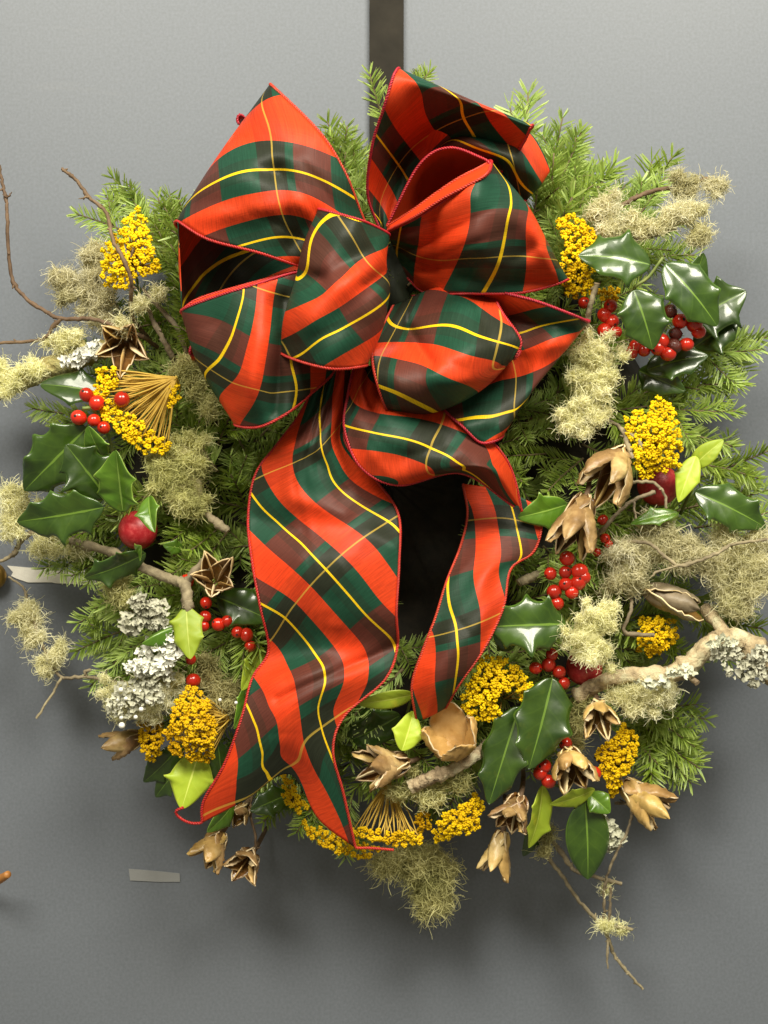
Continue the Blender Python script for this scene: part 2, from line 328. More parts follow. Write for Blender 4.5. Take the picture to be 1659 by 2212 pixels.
def needle_arrays(B, D, W, L):
    """B base, D unit direction, W unit width vector, L length"""
    n = len(B); hw = 0.00072
    L = L[:, None]
    up = np.cross(D, W)
    V = np.stack([B - W * hw * .55, B + W * hw * .55, B + D * L * .55 + W * hw + up * L * .03, B + D * L * .55 - W * hw + up * L * .03, B + D * L * 0.97 + W * hw * .35 + up * L * .01, B + D * L * 0.97 - W * hw * .35 + up * L * .01], 1)
    i = np.arange(n)[:, None] * 6
    F = np.concatenate([i + np.array([[0, 1, 2, 3]]), i + np.array([[3, 2, 4, 5]])], 0)
    uv = np.tile(np.array([[0, 0], [1, 0], [1, .5], [0, .5], [.6, 1], [.4, 1]]), (n, 1))
    return V.reshape(-1, 3), F, uv
def fir_variant(idx, L, side, dense, flat):
    rng = np.random.default_rng(100 + idx)
    stem = Bag(); NB, ND, NW, NL = [], [], [], []
    def twig(p0, ang, length, r, lift):
        n = max(5, int(length / 0.008)); t = np.linspace(0, 1, n)
        bend = rng.uniform(-.25, .25); up = rng.uniform(-.05, .2) + lift
        P = np.stack([p0[0] + length * (np.cos(ang) * t - np.sin(ang) * bend * t * t * .5), p0[1] + length * (np.sin(ang) * t + np.cos(ang) * bend * t * t * .5), p0[2] + length * up * t * t * 0.6], 1)
        stem.tube(P, np.linspace(r, r * .5, n), 5)
        m = int(length / 0.00068 * dense); s = np.sort(rng.uniform(0.03, 1.0, m))
        pos = np.stack([np.interp(s, t, P[:, k]) for k in range(3)], 1)
        T = np.gradient(P, axis=0); T /= np.linalg.norm(T, axis=1, keepdims=True); TT = np.stack([np.interp(s, t, T[:, k]) for k in range(3)], 1)
        sidev = np.cross([0, 0, 1.0], TT); sidev /= np.linalg.norm(sidev, axis=1, keepdims=True); upv = np.cross(TT, sidev)
        ph = rng.choice([-1, 1], m) * np.abs(rng.normal(1.15, 0.38 if flat else .6, m))                      # angle from up, both sides
        fw = rng.uniform(.55, .95, m) + 0.9 * (s > .93)
        D = TT * fw[:, None] + sidev * np.sin(ph)[:, None] + upv * np.cos(ph)[:, None] * .9
        D /= np.linalg.norm(D, axis=1, keepdims=True)
        W = np.cross(D, upv + 0.3 * rng.normal(size=(m, 3))); W /= np.linalg.norm(W, axis=1, keepdims=True)
        ln = rng.uniform(.014, .0195, m) * (1 - .35 * np.clip((s - .8) / .2, 0, 1)) * np.clip(.7 + s, 0, 1)
        NB.append(pos); ND.append(D); NW.append(W); NL.append(ln)
        return P
    P = twig((0, 0, 0), 0.0, L, 0.0014, 0)
    for k in range(side):
        f = .18 + .55 * (k + .5 * rng.uniform()) / max(side, 1); i = int(f * (len(P) - 1)); sg = 1 if k % 2 else -1
        twig(P[i], sg * rng.uniform(.6, .95), L * (1 - f) * rng.uniform(.65, .9), 0.0010, rng.uniform(-.05, .15))
    Vn, Fn, uv = needle_arrays(np.vstack(NB), np.vstack(ND), np.vstack(NW), np.concatenate(NL))
    so = stem.build('fir_branch', M['fir_stem']); no = new_obj('needles', Vn, Fn, M['needle'], None, smooth=False, uv=uv)
    sm, nm = so.data, no.data; bpy.data.objects.remove(so); bpy.data.objects.remove(no)
    return sm, nm, L
VAR = [fir_variant(0, .085, 3, 1.0, True), fir_variant(1, .075, 2, 1.0, True), fir_variant(2, .065, 1, 1.1, False), fir_variant(3, .06, 0, 1.2, True),
       fir_variant(4, .095, 4, .9, True), fir_variant(5, .07, 2, 1.1, False), fir_variant(6, .08, 3, 1.0, False)]
WO = wreath.location.copy()
def fir(base, tip, roll=0.0, var=None):
    b, t = at(*base), at(*tip); d = t - b; L = d.length
    if var is None: var = random.choice(range(len(VAR)))
    sm, nm, L0 = VAR[var]
    x = d.normalized(); z = Vector((0, -1, 0)); z = (z - x * z.dot(x)).normalized(); z = Matrix.Rotation(roll, 3, x) @ z; y = z.cross(x)
    o = bpy.data.objects.new('fir_branch', sm); col.objects.link(o); o.parent = wreath
    k = L / L0; R = Matrix((x, y, z)).transposed().to_4x4()
    o.matrix_local = Matrix.Translation(b - WO) @ R @ Matrix.Diagonal((k, max(.75, min(k, 1.2)), max(.75, min(k, 1.2)), 1))
    n = bpy.data.objects.new('needles', nm); col.objects.link(n); n.parent = o; n['kind'] = 'stuff'
    return o
# branches whose tips stand out round the rim: base, tip, variant
HERO = [((860, 260, .05), (925, 150, .06), 3), ((845, 300, .06), (785, 165, .08), 2), ((770, 440, .06), (722, 258, .075), 1), ((790, 470, .05), (745, 300, .07), 2),
  ((1110, 430, .05), (1165, 208, .05), 1), ((1150, 500, .06), (1270, 300, .06), 0), ((1180, 520, .06), (1200, 330, .08), 5), ((1210, 540, .06), (1315, 355, .06), 2), ((1250, 560, .05), (1370, 420, .05), 5),
  ((1330, 500, .04), (1470, 352, .05), 1), ((1330, 560, .05), (1500, 545, .05), 3), ((1150, 620, .06), (1225, 420, .085), 2), ((1180, 640, .06), (1235, 500, .09), 3),
  ((1440, 800, .05), (1655, 742, .05), 0), ((1450, 840, .05), (1610, 820, .06), 3), ((1430, 880, .06), (1590, 905, .07), 1), ((1480, 1040, .05), (1665, 985, .06), 0), ((1500, 1090, .05), (1670, 1075, .05), 1),
  ((1500, 1140, .05), (1660, 1120, .05), 5), ((1460, 1280, .05), (1600, 1330, .05), 2), ((1480, 1330, .05), (1640, 1360, .045), 5), ((1420, 1380, .05), (1520, 1420, .06), 2),
  ((1360, 1500, .05), (1520, 1570, .06), 1), ((1360, 1540, .05), (1500, 1670, .06), 5), ((1340, 1580, .05), (1430, 1640, .07), 2), ((1320, 1560, .05), (1505, 1620, .045), 3), ((1380, 1600, .04), (1470, 1690, .05), 2),
  ((350, 520, .05), (258, 372, .06), 1), ((340, 530, .05), (172, 450, .06), 0), ((390, 560, .05), (330, 430, .07), 2), ((420, 560, .05), (395, 425, .06), 5), ((400, 640, .06), (350, 480, .08), 6), ((400, 720, .06), (380, 590, .08), 2),
  ((200, 900, .05), (70, 888, .05), 3), ((240, 880, .06), (120, 930, .05), 3), ((460, 1080, .06), (380, 1180, .09), 2), ((480, 1160, .06), (370, 1250, .09), 3), ((480, 1130, .06), (420, 1200, .10), 2), 
  ((320, 1290, .05), (165, 1330, .05), 1), ((330, 1340, .05), (160, 1390, .05), 0), ((300, 1380, .05), (200, 1480, .04), 5), ((250, 1160, .05), (90, 1215, .05), 1), ((260, 1190, .05), (150, 1240, .06), 5), ((360, 1240, .06), (200, 1300, .06), 0),
  ((700, 1700, .05), (640, 1800, .06), 5), ((640, 1680, .05), (580, 1780, .05), 2), ((760, 1720, .05), (740, 1850, .05), 5), ((870, 1600, .09), (960, 1670, .10), 2), ((850, 1380, .06), (900, 1440, .07), 2), ((830, 1410, .06), (930, 1390, .06), 3),
  ((1080, 960, .06), (1190, 920, .07), 3), ((1090, 1000, .06), (1140, 1040, .09), 2), ((1180, 980, .06), (1080, 990, .08), 3), ((1260, 990, .06), (1170, 1060, .08), 0), ((1300, 1160, .06), (1280, 1210, .09), 3),
  ((1130, 560, .06), (1185, 380, .085), 6), ((1190, 600, .07), (1270, 430, .085), 0), ((1160, 480, .05), (1225, 260, .06), 4), ((1230, 520, .06), (1260, 360, .075), 1), ((1200, 470, .05), (1250, 290, .06), 5), ((1280, 540, .05), (1345, 400, .055), 5), ((1220, 640, .07), (1215, 520, .095), 3), ((1160, 450, .065), (1205, 400, .095), 3),
  ((1340, 520, .05), (1440, 390, .05), 5), ((1360, 540, .05), (1450, 530, .06), 2), ((420, 640, .06), (375, 520, .085), 5), ((410, 560, .06), (370, 440, .07), 1), ((430, 720, .06), (395, 640, .09), 3), ((360, 560, .06), (300, 440, .06), 5), ((330, 500, .05), (225, 430, .055), 3), ((310, 480, .05), (275, 400, .06), 3),
  ((1470, 760, .05), (1640, 770, .055), 5), ((1440, 930, .06), (1585, 950, .065), 2), ((1500, 1000, .06), (1640, 1020, .07), 2), ((1400, 1540, .06), (1500, 1610, .065), 5), ((1370, 1520, .06), (1470, 1540, .07), 2), ((1390, 1570, .05), (1490, 1690, .055), 5), ((730, 400, .06), (750, 270, .075), 5), ((880, 230, .05), (905, 155, .055), 3),
  ((470, 960, .06), (520, 860, .07), 5), ((500, 1060, .05), (540, 980, .06), 5)]
for b, t, v in HERO: fir(b, t, random.uniform(-.5, .5), v)
# the body of the wreath: branches laid round the ring and swept outwards
for ring_r, n, h0 in ((290, 22, .05), (330, 30, .035), (390, 26, .065), (430, 38, .055), (520, 42, .05), (590, 40, .035)):
    for k in range(n):
        an = 2 * math.pi * (k + random.uniform(-.4, .4)) / n; dirn = an + random.choice([-1, 1]) * random.uniform(.25, 1.0)
        if ring_r < 350 and random.random() < .5: dirn = an + math.pi + random.uniform(-.9, .9)
        r0 = ring_r + random.uniform(-30, 30); L = random.uniform(150, 215) * (0.85 if ring_r > 550 else 1)
        bx, by = CX + r0 * math.cos(an), CY + 1.05 * r0 * math.sin(an)
        tx, ty = bx + L * math.cos(dirn), by + L * math.sin(dirn)
        rr = math.hypot(tx - CX, (ty - CY) / 1.05)
        lim = 700
        if rr > lim: tx, ty = CX + (tx - CX) * lim / rr, CY + (ty - CY) * lim / rr
        if rr < 250: tx, ty = CX + (tx - CX) * 250 / rr, CY + (ty - CY) * 250 / rr
        if any(850 < bx + (tx - bx) * q < 1020 and 1030 < by + (ty - by) * q < 1385 for q in (.3, .6, 1)): continue
        fir((bx, by, h0 + random.uniform(-.01, .01)), (tx, ty, h0 + random.uniform(-.005, .03)), random.uniform(-.8, .8))

# ------------------------------------------------------------------ the plaid bow
bow = thing('plaid_bow', 'large red and green plaid ribbon bow with yellow lines and two long tails', 'bow', at(835, 560, 0.10))
def basis(u, v, deg):
    c = [np.ones_like(u), u, v]
    if deg >= 2: c += [u * u, u * v, v * v]
    if deg >= 3: c += [u ** 3, u * u * v, u * v * v, v ** 3]
    return np.stack(c, -1)
def rope(path, name, parent, r=0.00092, tw=0.0040):
    P = np.asarray(path); seg = np.r_[0, np.cumsum(np.linalg.norm(np.diff(P, axis=0), axis=1))]
    n = max(12, int(seg[-1] / 0.0009)); s = np.linspace(0, seg[-1], n); Q = np.stack([np.interp(s, seg, P[:, k]) for k in range(3)], 1)
    for _ in range(3): Q[1:-1] = (Q[:-2] + 2 * Q[1:-1] + Q[2:]) / 4
    T, N, B = frames(Q); bag = Bag()
    for ph in (0, math.pi):
        a = s / tw * 2 * math.pi + ph
        C = Q + r * .62 * (np.cos(a)[:, None] * N + np.sin(a)[:, None] * B); bag.tube(C, r * .78, 5)
    return bag.build(name, M['piping'], parent)
def ribbon(name, rows, pp, qp, deg=(1, 1), nu=40, nv=84, crease=0.0012, seed=0, edges=(1, 1), label=None, vlim=1.0, ext=None, dents=(), smooth=.02, pleat=None):
    R = [crom(r, nu) for r in rows]; G = np.stack(R, 0)                      # rows x nu x 3
    G = np.stack([crom(G[:, j], nv) for j in range(nu)], 1)                  # nv x nu x 3
    u = np.linspace(0, 1, nu)[None, :].repeat(nv, 0); v = np.linspace(0, 1, nv)[:, None].repeat(nu, 1)
    rng = np.random.default_rng(500 + seed)
    for _ in range(5):
        a, f1, f2, ph = rng.uniform(.3, 1), rng.uniform(.5, 2.6), rng.uniform(1, 5), rng.uniform(0, 6)
        G[..., 2] += crease * a * np.sin(2 * math.pi * (f1 * u * rng.choice([-1, 1]) + f2 * v) + ph)
    if pleat is not None:
        f = np.clip(1 - (v if pleat == 0 else 1 - v) / .42, 0, 1) ** 1.3; k = rng.integers(2, 4); ph = rng.uniform(0, 3)
        G[..., 2] += .0075 * f * (np.abs(np.sin(math.pi * k * u + ph)) - .6) * np.sin(math.pi * np.clip(u, .04, .96)) ** .5
        for _ in range(3):
            u0 = rng.uniform(.2, .8); sl = rng.uniform(-.5, .5); w0 = rng.uniform(.025, .05); vv = v if pleat == 0 else 1 - v
            G[..., 2] -= rng.uniform(.002, .0045) * np.exp(-np.abs(u - u0 - sl * (vv - .3)) / w0) * np.clip(1 - vv / .6, 0, 1)
    if crease > 0:
        bx0, by0, bx1, by1 = G[..., 0].min(), G[..., 1].min(), G[..., 0].max(), G[..., 1].max()
        for _ in range(max(4, int((bx1 - bx0) * (by1 - by0) / 14000))):
            A0 = np.array([rng.uniform(bx0, bx1), rng.uniform(by0, by1)]); an = rng.uniform(0, math.pi); ll = rng.uniform(50, 130); D0 = np.array([math.cos(an), math.sin(an)]) * ll
            tt = ((G[..., :2] - A0) @ D0) / (ll * ll); tc = np.clip(tt, 0, 1); dd = np.linalg.norm(G[..., :2] - A0 - tc[..., None] * D0, axis=-1)
            G[..., 2] += rng.choice([-1, 1]) * rng.uniform(.0008, .0022) * np.exp(-dd / rng.uniform(9, 22)) * np.sin(math.pi * np.clip(tt, .05, .95))
    for (x1, y1, x2, y2, sg, dp) in dents:
        A0 = np.array([x1, y1]); D0 = np.array([x2 - x1, y2 - y1], float); LL = max(D0 @ D0, 1e-6)
        tt = np.clip(((G[..., :2] - A0) @ D0) / LL, 0, 1); dd = np.linalg.norm(G[..., :2] - A0 - tt[..., None] * D0, axis=-1)
        G[..., 2] += dp * np.exp(-(dd / sg) ** 1.6) * (v <= vlim)
    out = []
    msk = v <= vlim + 1e-6
    Wm = np.linalg.norm(np.diff(atn(G), axis=1), axis=2).sum(1).mean(); Lm = np.linalg.norm(np.diff(atn(G), axis=0), axis=2).sum(0).mean()
    UU = np.stack([u * Wm / .1, v * Lm / .1], -1)
    for pts in (pp, qp):
        pts = np.array(pts, float); X = []
        for x, y, _ in pts:
            dd = (G[..., 0] - x) ** 2 + (G[..., 1] - y) ** 2; dd = np.where(msk, dd, 1e12); X.append(UU[np.unravel_index(np.argmin(dd), dd.shape)])
        X = np.array(X) + 1e-5 * rng.normal(size=(len(X), 2)); n = len(X)
        def phi(r): return r * r * np.log(r + 1e-9)
        K = phi(np.linalg.norm(X[:, None] - X[None], axis=-1)) + smooth * np.eye(n); Pm = np.c_[np.ones(n), X]
        Am = np.block([[K, Pm], [Pm.T, np.zeros((3, 3))]]) + np.diag([0] * n + [-1e-9, -1e-3, -1e-3]); sol = np.linalg.solve(Am, np.r_[pts[:, 2], 0, 0, 0])
        f = UU.reshape(-1, 2); out.append((phi(np.linalg.norm(f[:, None] - X[None], axis=-1)) @ sol[:n] + np.c_[np.ones(len(f)), f] @ sol[n:]).reshape(nv, nu))
    W = atn(G); uv = np.stack(out, -1).reshape(-1, 2)
    o = new_obj(name, W.reshape(-1, 3), grid_faces(nv, nu), M['plaid'], bow, uv=uv)
    md = o.modifiers.new('thickness', 'SOLIDIFY'); md.thickness = 0.0005; md.offset = 0
    if label: o['label'] = label
    for k, j in ((0, 0), (1, nu - 1)):
        if edges[k]:
            path = W[:, j]
            if ext and ext[k] is not None: path = np.vstack([path, atn(crom(ext[k], 24))[1:]])
            rope(path, 'wired_edge', o)
    return o
PLAID = []
# upper left loop
ribbon('loop', [[(760, 590, .118), (785, 562, .122), (812, 520, .118)], [(660, 578, .150), (730, 530, .165), (784, 470, .145)], [(560, 546, .165), (640, 430, .182), (745, 372, .16)], [(450, 517, .165), (560, 355, .182), (690, 285, .165)],
  [(384, 478, .145), (480, 330, .150), (590, 187, .145)], [(400, 500, .115), (500, 350, .115), (610, 215, .115)], [(560, 540, .09), (640, 430, .09), (740, 380, .09)], [(770, 570, .09), (780, 550, .09), (800, 520, .09)]],
  [(577, 260, 0), (677, 257, 0), (510, 290, 0), (427, 421, .5), (470, 397, .5), (573, 371, .5), (720, 407, .5), (770, 427, .5), (477, 467, 1), (577, 442, 1), (660, 444, 1), (440, 480, 1)],
  [(567, 211, 0), (580, 267, 0), (590, 331, 0), (592, 361, 0), (600, 434, 0), (613, 477, 0), (637, 521, 0), (673, 330, -.33), (675, 400, -.33), (505, 330, .35), (740, 400, -.6)], seed=1, pleat=0, vlim=.58, crease=.0008, dents=[(560, 366, 600, 372, 26, -.010), (600, 372, 640, 520, 30, -.006), (430, 410, 540, 370, 34, .007), (400, 475, 640, 440, 20, .004), (560, 240, 680, 290, 36, .004), (500, 300, 640, 320, 22, -.004), (650, 340, 740, 400, 45, .006), (630, 530, 690, 470, 26, -.007)])
# its back wall, seen from inside below the rim
ribbon('loop', [[(384, 480, .150), (389, 570, .150), (393, 672, .145)], [(396, 470, .125), (393, 575, .12), (402, 690, .12)], [(470, 480, .105), (470, 590, .10), (480, 720, .10)], [(600, 520, .095), (600, 600, .09), (600, 720, .09)], [(790, 550, .095), (790, 570, .09), (790, 600, .09)]],
  [(398, 531, 0), (395, 500, 0), (400, 645, .5), (435, 595, .5), (520, 545, .5)], [(400, 480, .3), (400, 640, .7), (500, 590, 1.0)], seed=2, edges=(0, 0))
# lower left loop
ribbon('loop', [[(420, 690, .11), (455, 800, .11), (520, 900, .11)], [(393, 670, .150), (432, 790, .145), (508, 918, .140)], [(480, 636, .170), (520, 790, .175), (560, 922, .160)], [(560, 612, .170), (590, 760, .178), (620, 893, .165)],
  [(645, 588, .155), (655, 720, .16), (672, 850, .15)], [(730, 590, .13), (730, 690, .13), (730, 790, .13)], [(800, 580, .12), (800, 610, .12), (800, 640, .12)]],
  [(532, 637, -.5), (505, 721, -.5), (479, 781, -.5), (442, 831, -.5), (569, 637, 0), (565, 704, 0), (549, 771, 0), (515, 854, 0), (492, 891, 0), (629, 794, .5), (645, 837, .5), (635, 884, .5), (685, 811, 1), (402, 700, -.72), (425, 760, -.70), (450, 700, -.68)],
  [(499, 827, 0), (582, 857, 0), (635, 844, 0), (482, 731, -.31), (499, 674, -.65), (592, 794, -.25), (565, 891, .35)], seed=3, pleat=1, dents=[(612, 650, 596, 890, 20, -.010), (570, 640, 535, 880, 24, .005), (470, 700, 500, 850, 40, -.004), (640, 780, 660, 850, 18, .005), (430, 800, 500, 890, 22, .003)])
# the pinched inner lip of that loop
ribbon('loop', [[(391, 671, .150), (396, 676, .148)], [(430, 645, .150), (440, 662, .155)], [(520, 618, .152), (530, 628, .158)], [(640, 586, .145), (645, 592, .15)]], [(430, 650, 0), (520, 620, 0), (600, 600, .05)], [(430, 650, .7), (520, 620, .7), (600, 600, .75)], seed=4, nu=6, nv=30, crease=0)
# upper right loop standing behind, seen from underneath
ribbon('loop', [[(822, 500, .11), (840, 505, .105), (870, 500, .11)], [(794, 420, .125), (870, 420, .10), (980, 430, .11)], [(803, 318, .155), (910, 330, .105), (1085, 370, .12)], [(828, 236, .180), (960, 255, .135), (1130, 310, .145)],
  [(853, 158, .185), (1000, 215, .170), (1146, 273, .165)], [(865, 175, .15), (1000, 235, .14), (1135, 290, .14)], [(850, 400, .08), (900, 400, .08), (980, 420, .08)]],
  [(993, 212, .5), (1003, 230, .5), (1019, 283, .5), (823, 306, -.5), (866, 363, -.5), (883, 393, -.5), (866, 230, 0), (880, 270, 0), (930, 330, 0), (1073, 253, 1)],
  [(889, 316, 0), (833, 406, 0), (956, 223, -.31), (899, 180, -.6), (1030, 260, 0.1), (839, 323, -.3)], seed=5, pleat=0, vlim=.70)
# right loop, front wall
ribbon('loop', [[(836, 500, .135), (852, 540, .098), (880, 600, .088)], [(900, 470, .165), (908, 550, .135), (920, 632, .098)], [(1000, 408, .185), (1010, 520, .18), (1010, 634, .14)], [(1049, 380, .185), (1105, 500, .175), (1130, 632, .14)],
  [(1061, 357, .165), (1140, 450, .155), (1180, 540, .15), (1222, 606, .125)], [(1050, 350, .135), (1120, 450, .125), (1170, 530, .115), (1195, 600, .105)], [(960, 400, .09), (980, 450, .09), (1000, 500, .09), (1010, 560, .09)]],
  [(1099, 390, .5), (1104, 446, .5), (1093, 503, .5), (1076, 566, .5), (1149, 496, 1), (1166, 563, 1), (943, 463, 0), (973, 463, 0), (943, 546, 0), (869, 490, -.5), (859, 530, -.5), (1003, 420, .16), (1190, 570, 1.15)],
  [(906, 553, 0), (956, 563, 0), (1056, 413, -.68), (1056, 490, -.33), (1046, 546, -.08), (1150, 480, -.4), (1020, 600, .3)], seed=6, pleat=0, vlim=.68, dents=[(930, 480, 950, 610, 22, -.008), (1110, 410, 1195, 590, 18, .005), (1000, 600, 1190, 610, 22, -.008), (1030, 430, 1040, 560, 34, .005), (1110, 560, 1160, 530, 16, -.004)])
# right loop, inner red wall
ribbon('loop', [[(1061, 357, .165), (1075, 390, .14), (1085, 420, .12)], [(1044, 343, .163), (1050, 395, .12), (1060, 440, .105)], [(969, 319, .158), (985, 380, .112), (1000, 440, .10)], [(905, 357, .15), (917, 415, .112), (930, 470, .102)], [(836, 488, .132), (845, 500, .12), (852, 515, .11)]],
  [(1040, 380, 0.02), (970, 380, 0), (900, 420, 0), (860, 480, .02), (1000, 330, 0)], [(1040, 380, .8), (970, 380, .8), (900, 420, .8)], seed=7, edges=(1, 0), crease=.0006)
# turned lip of the right loop
ribbon('loop', [[(838, 497, .137), (836, 489, .134)], [(896, 468, .168), (890, 455, .156)], [(956, 429, .182), (945, 415, .166)], [(1003, 404, .189), (992, 384, .171)], [(1048, 379, .189), (1036, 362, .170)], [(1061, 357, .167), (1056, 351, .160)]],
  [(900, 460, 0), (960, 420, 0), (1040, 370, .02)], [(900, 460, .8), (960, 420, .8), (1040, 370, .8)], seed=27, nu=6, nv=36, crease=0)
# loop crowning the right side
ribbon('loop', [[(900, 365, .09), (930, 345, .10), (940, 380, .085)], [(985, 288, .10), (980, 310, .128), (990, 370, .088)], [(1075, 280, .10), (1062, 322, .142), (1060, 390, .09)], [(1145, 288, .10), (1122, 350, .142), (1100, 430, .10)], [(1187, 365, .11), (1165, 400, .115), (1137, 432, .11)], [(1170, 370, .085), (1150, 395, .085), (1120, 430, .085)]],
  [(976, 302, .5), (1023, 318, .5), (1103, 345, .5), (1073, 292, .05), (1120, 300, 0), (1116, 400, .55), (1150, 350, 0.1), (1165, 390, .15)], [(1090, 295, 0), (1100, 330, 0), (990, 330, -.31), (1050, 350, -.31), (1170, 345, .4)], seed=8, edges=(0, 1))
# lower right front loop
ribbon('loop', [[(850, 660, .115), (950, 620, .115), (1060, 625, .115)], [(812, 735, .150), (900, 700, .140), (1000, 660, .145), (1085, 675, .145)], [(804, 775, .165), (900, 760, .160), (1010, 750, .175), (1125, 735, .155)], [(818, 840, .165), (900, 830, .18), (1000, 820, .178), (1110, 775, .15)],
  [(838, 888, .145), (935, 890, .150), (1040, 842, .150), (1124, 758, .14)], [(850, 870, .115), (935, 870, .115), (1030, 825, .115), (1090, 760, .115)]],
  [(886, 716, .5), (939, 707, .5), (1023, 724, .5), (1089, 744, .5), (1119, 756, .5), (923, 761, 1), (989, 791, 1), (1049, 797, 1), (839, 751, 1), (829, 841, 1.5), (889, 864, 1.5), (926, 884, 1.5), (900, 665, .3), (1000, 665, .3), (950, 640, .26), (860, 690, .42)],
  [(1083, 691, 0), (1076, 744, 0), (1069, 797, 0), (973, 711, .35), (905, 724, .69), (879, 814, .69), (963, 837, .36), (823, 784, 1.0)], seed=9, pleat=0, vlim=.85, crease=.0008, dents=[(885, 715, 930, 785, 14, -.012), (940, 795, 990, 770, 40, .006), (850, 800, 870, 860, 30, .004), (960, 860, 1010, 840, 26, -.004)])
# lower right loop behind
ribbon('loop', [[(890, 640, .10), (900, 700, .095), (900, 800, .10)], [(1040, 628, .13), (1050, 750, .105), (957, 882, .13)], [(1140, 645, .15), (1120, 770, .12), (1000, 922, .145)], [(1224, 675, .155), (1170, 780, .135), (1040, 957, .145)],
  [(1268, 695, .145), (1222, 755, .13), (1150, 845, .13), (1085, 943, .13)], [(1230, 690, .11), (1180, 755, .10), (1120, 830, .1), (1060, 920, .10)], [(900, 700, .08), (900, 740, .08), (900, 800, .08)]],
  [(1133, 717, -.5), (1233, 691, -.5), (1173, 764, 0), (1223, 741, 0), (1100, 790, .06), (996, 909, .5), (1056, 906, .5), (1109, 896, .5), (1073, 941, .85)],
  [(1108, 797, 0), (1114, 837, 0), (1110, 890, 0), (1060, 841, .3), (1180, 808, -.35), (1000, 880, .5)], seed=10, pleat=0, vlim=.7, dents=[(1040, 690, 1230, 705, 18, -.009), (1100, 760, 1220, 745, 26, .007), (1020, 880, 1130, 830, 26, -.005), (1010, 915, 1080, 920, 16, .004)])
# right tail: the turn out of the knot
ribbon('tail', [[(768, 780, .13), (800, 790, .13), (840, 790, .12)], [(752, 850, .14), (800, 850, .14), (880, 850, .125)], [(744, 925, .15), (840, 910, .16), (960, 880, .13)], [(780, 1010, .15), (890, 960, .165), (1040, 935, .135)],
  [(862, 1048, .145), (960, 1000, .16), (1085, 980, .13)], [(995, 1022, .135), (1060, 1015, .145), (1110, 1030, .12)], [(1110, 1094, .115), (1119, 1092, .115), (1127, 1105, .11)]],
  [(744, 922, .5), (832, 941, .5), (932, 976, .5), (992, 1016, .5), (1075, 1069, .5), (849, 1004, 1), (930, 1010, .86), (800, 985, .93), (770, 870, .15), (1050, 955, .15), (880, 900, .2), (865, 1040, 1.2)],
  [(952, 917, 0), (932, 971, 0), (1009, 1003, -.31), (1085, 1029, -.65), (815, 951, .35), (769, 947, .69)], seed=11, pleat=0, crease=.0006, dents=[(880, 985, 960, 965, 26, -.006), (800, 990, 850, 1030, 30, .005), (760, 860, 800, 900, 22, -.004), (1000, 970, 1040, 990, 24, .004)])
ribbon('tail', [[(1000, 1045, .085), (1090, 1060, .09), (1172, 1097, .10)], [(1010, 1110, .09), (1090, 1120, .095), (1168, 1150, .10)], [(995, 1180, .10), (1075, 1185, .11), (1150, 1195, .10)], [(965, 1256, .115), (1040, 1245, .125), (1103, 1230, .11)],
  [(940, 1336, .125), (1020, 1325, .135), (1087, 1312, .125)], [(915, 1400, .125), (985, 1400, .14), (1045, 1402, .13)], [(890, 1480, .12), (945, 1475, .135), (993, 1477, .125)], [(900, 1560, .105), (930, 1547, .115), (962, 1530, .11)]],
  [(1045, 1079, 0), (1055, 1153, 0), (1069, 1236, 0), (1072, 1303, 0), (1060, 1340, 0), (962, 1269, .5), (959, 1319, .5), (969, 1386, .5), (992, 1469, .5), (932, 1379, 1), (919, 1453, 1), (912, 1510, 1), (1112, 1136, -.5), (1105, 1219, -.5), (1150, 1110, -.9)],
  [(949, 1373, 0), (999, 1353, 0), (1052, 1339, 0), (1009, 1269, .35), (999, 1193, .69), (992, 1426, -.31), (1019, 1376, -.1), (1060, 1100, 1.1), (925, 1530, -.75)], seed=12, crease=.0004, smooth=.15)
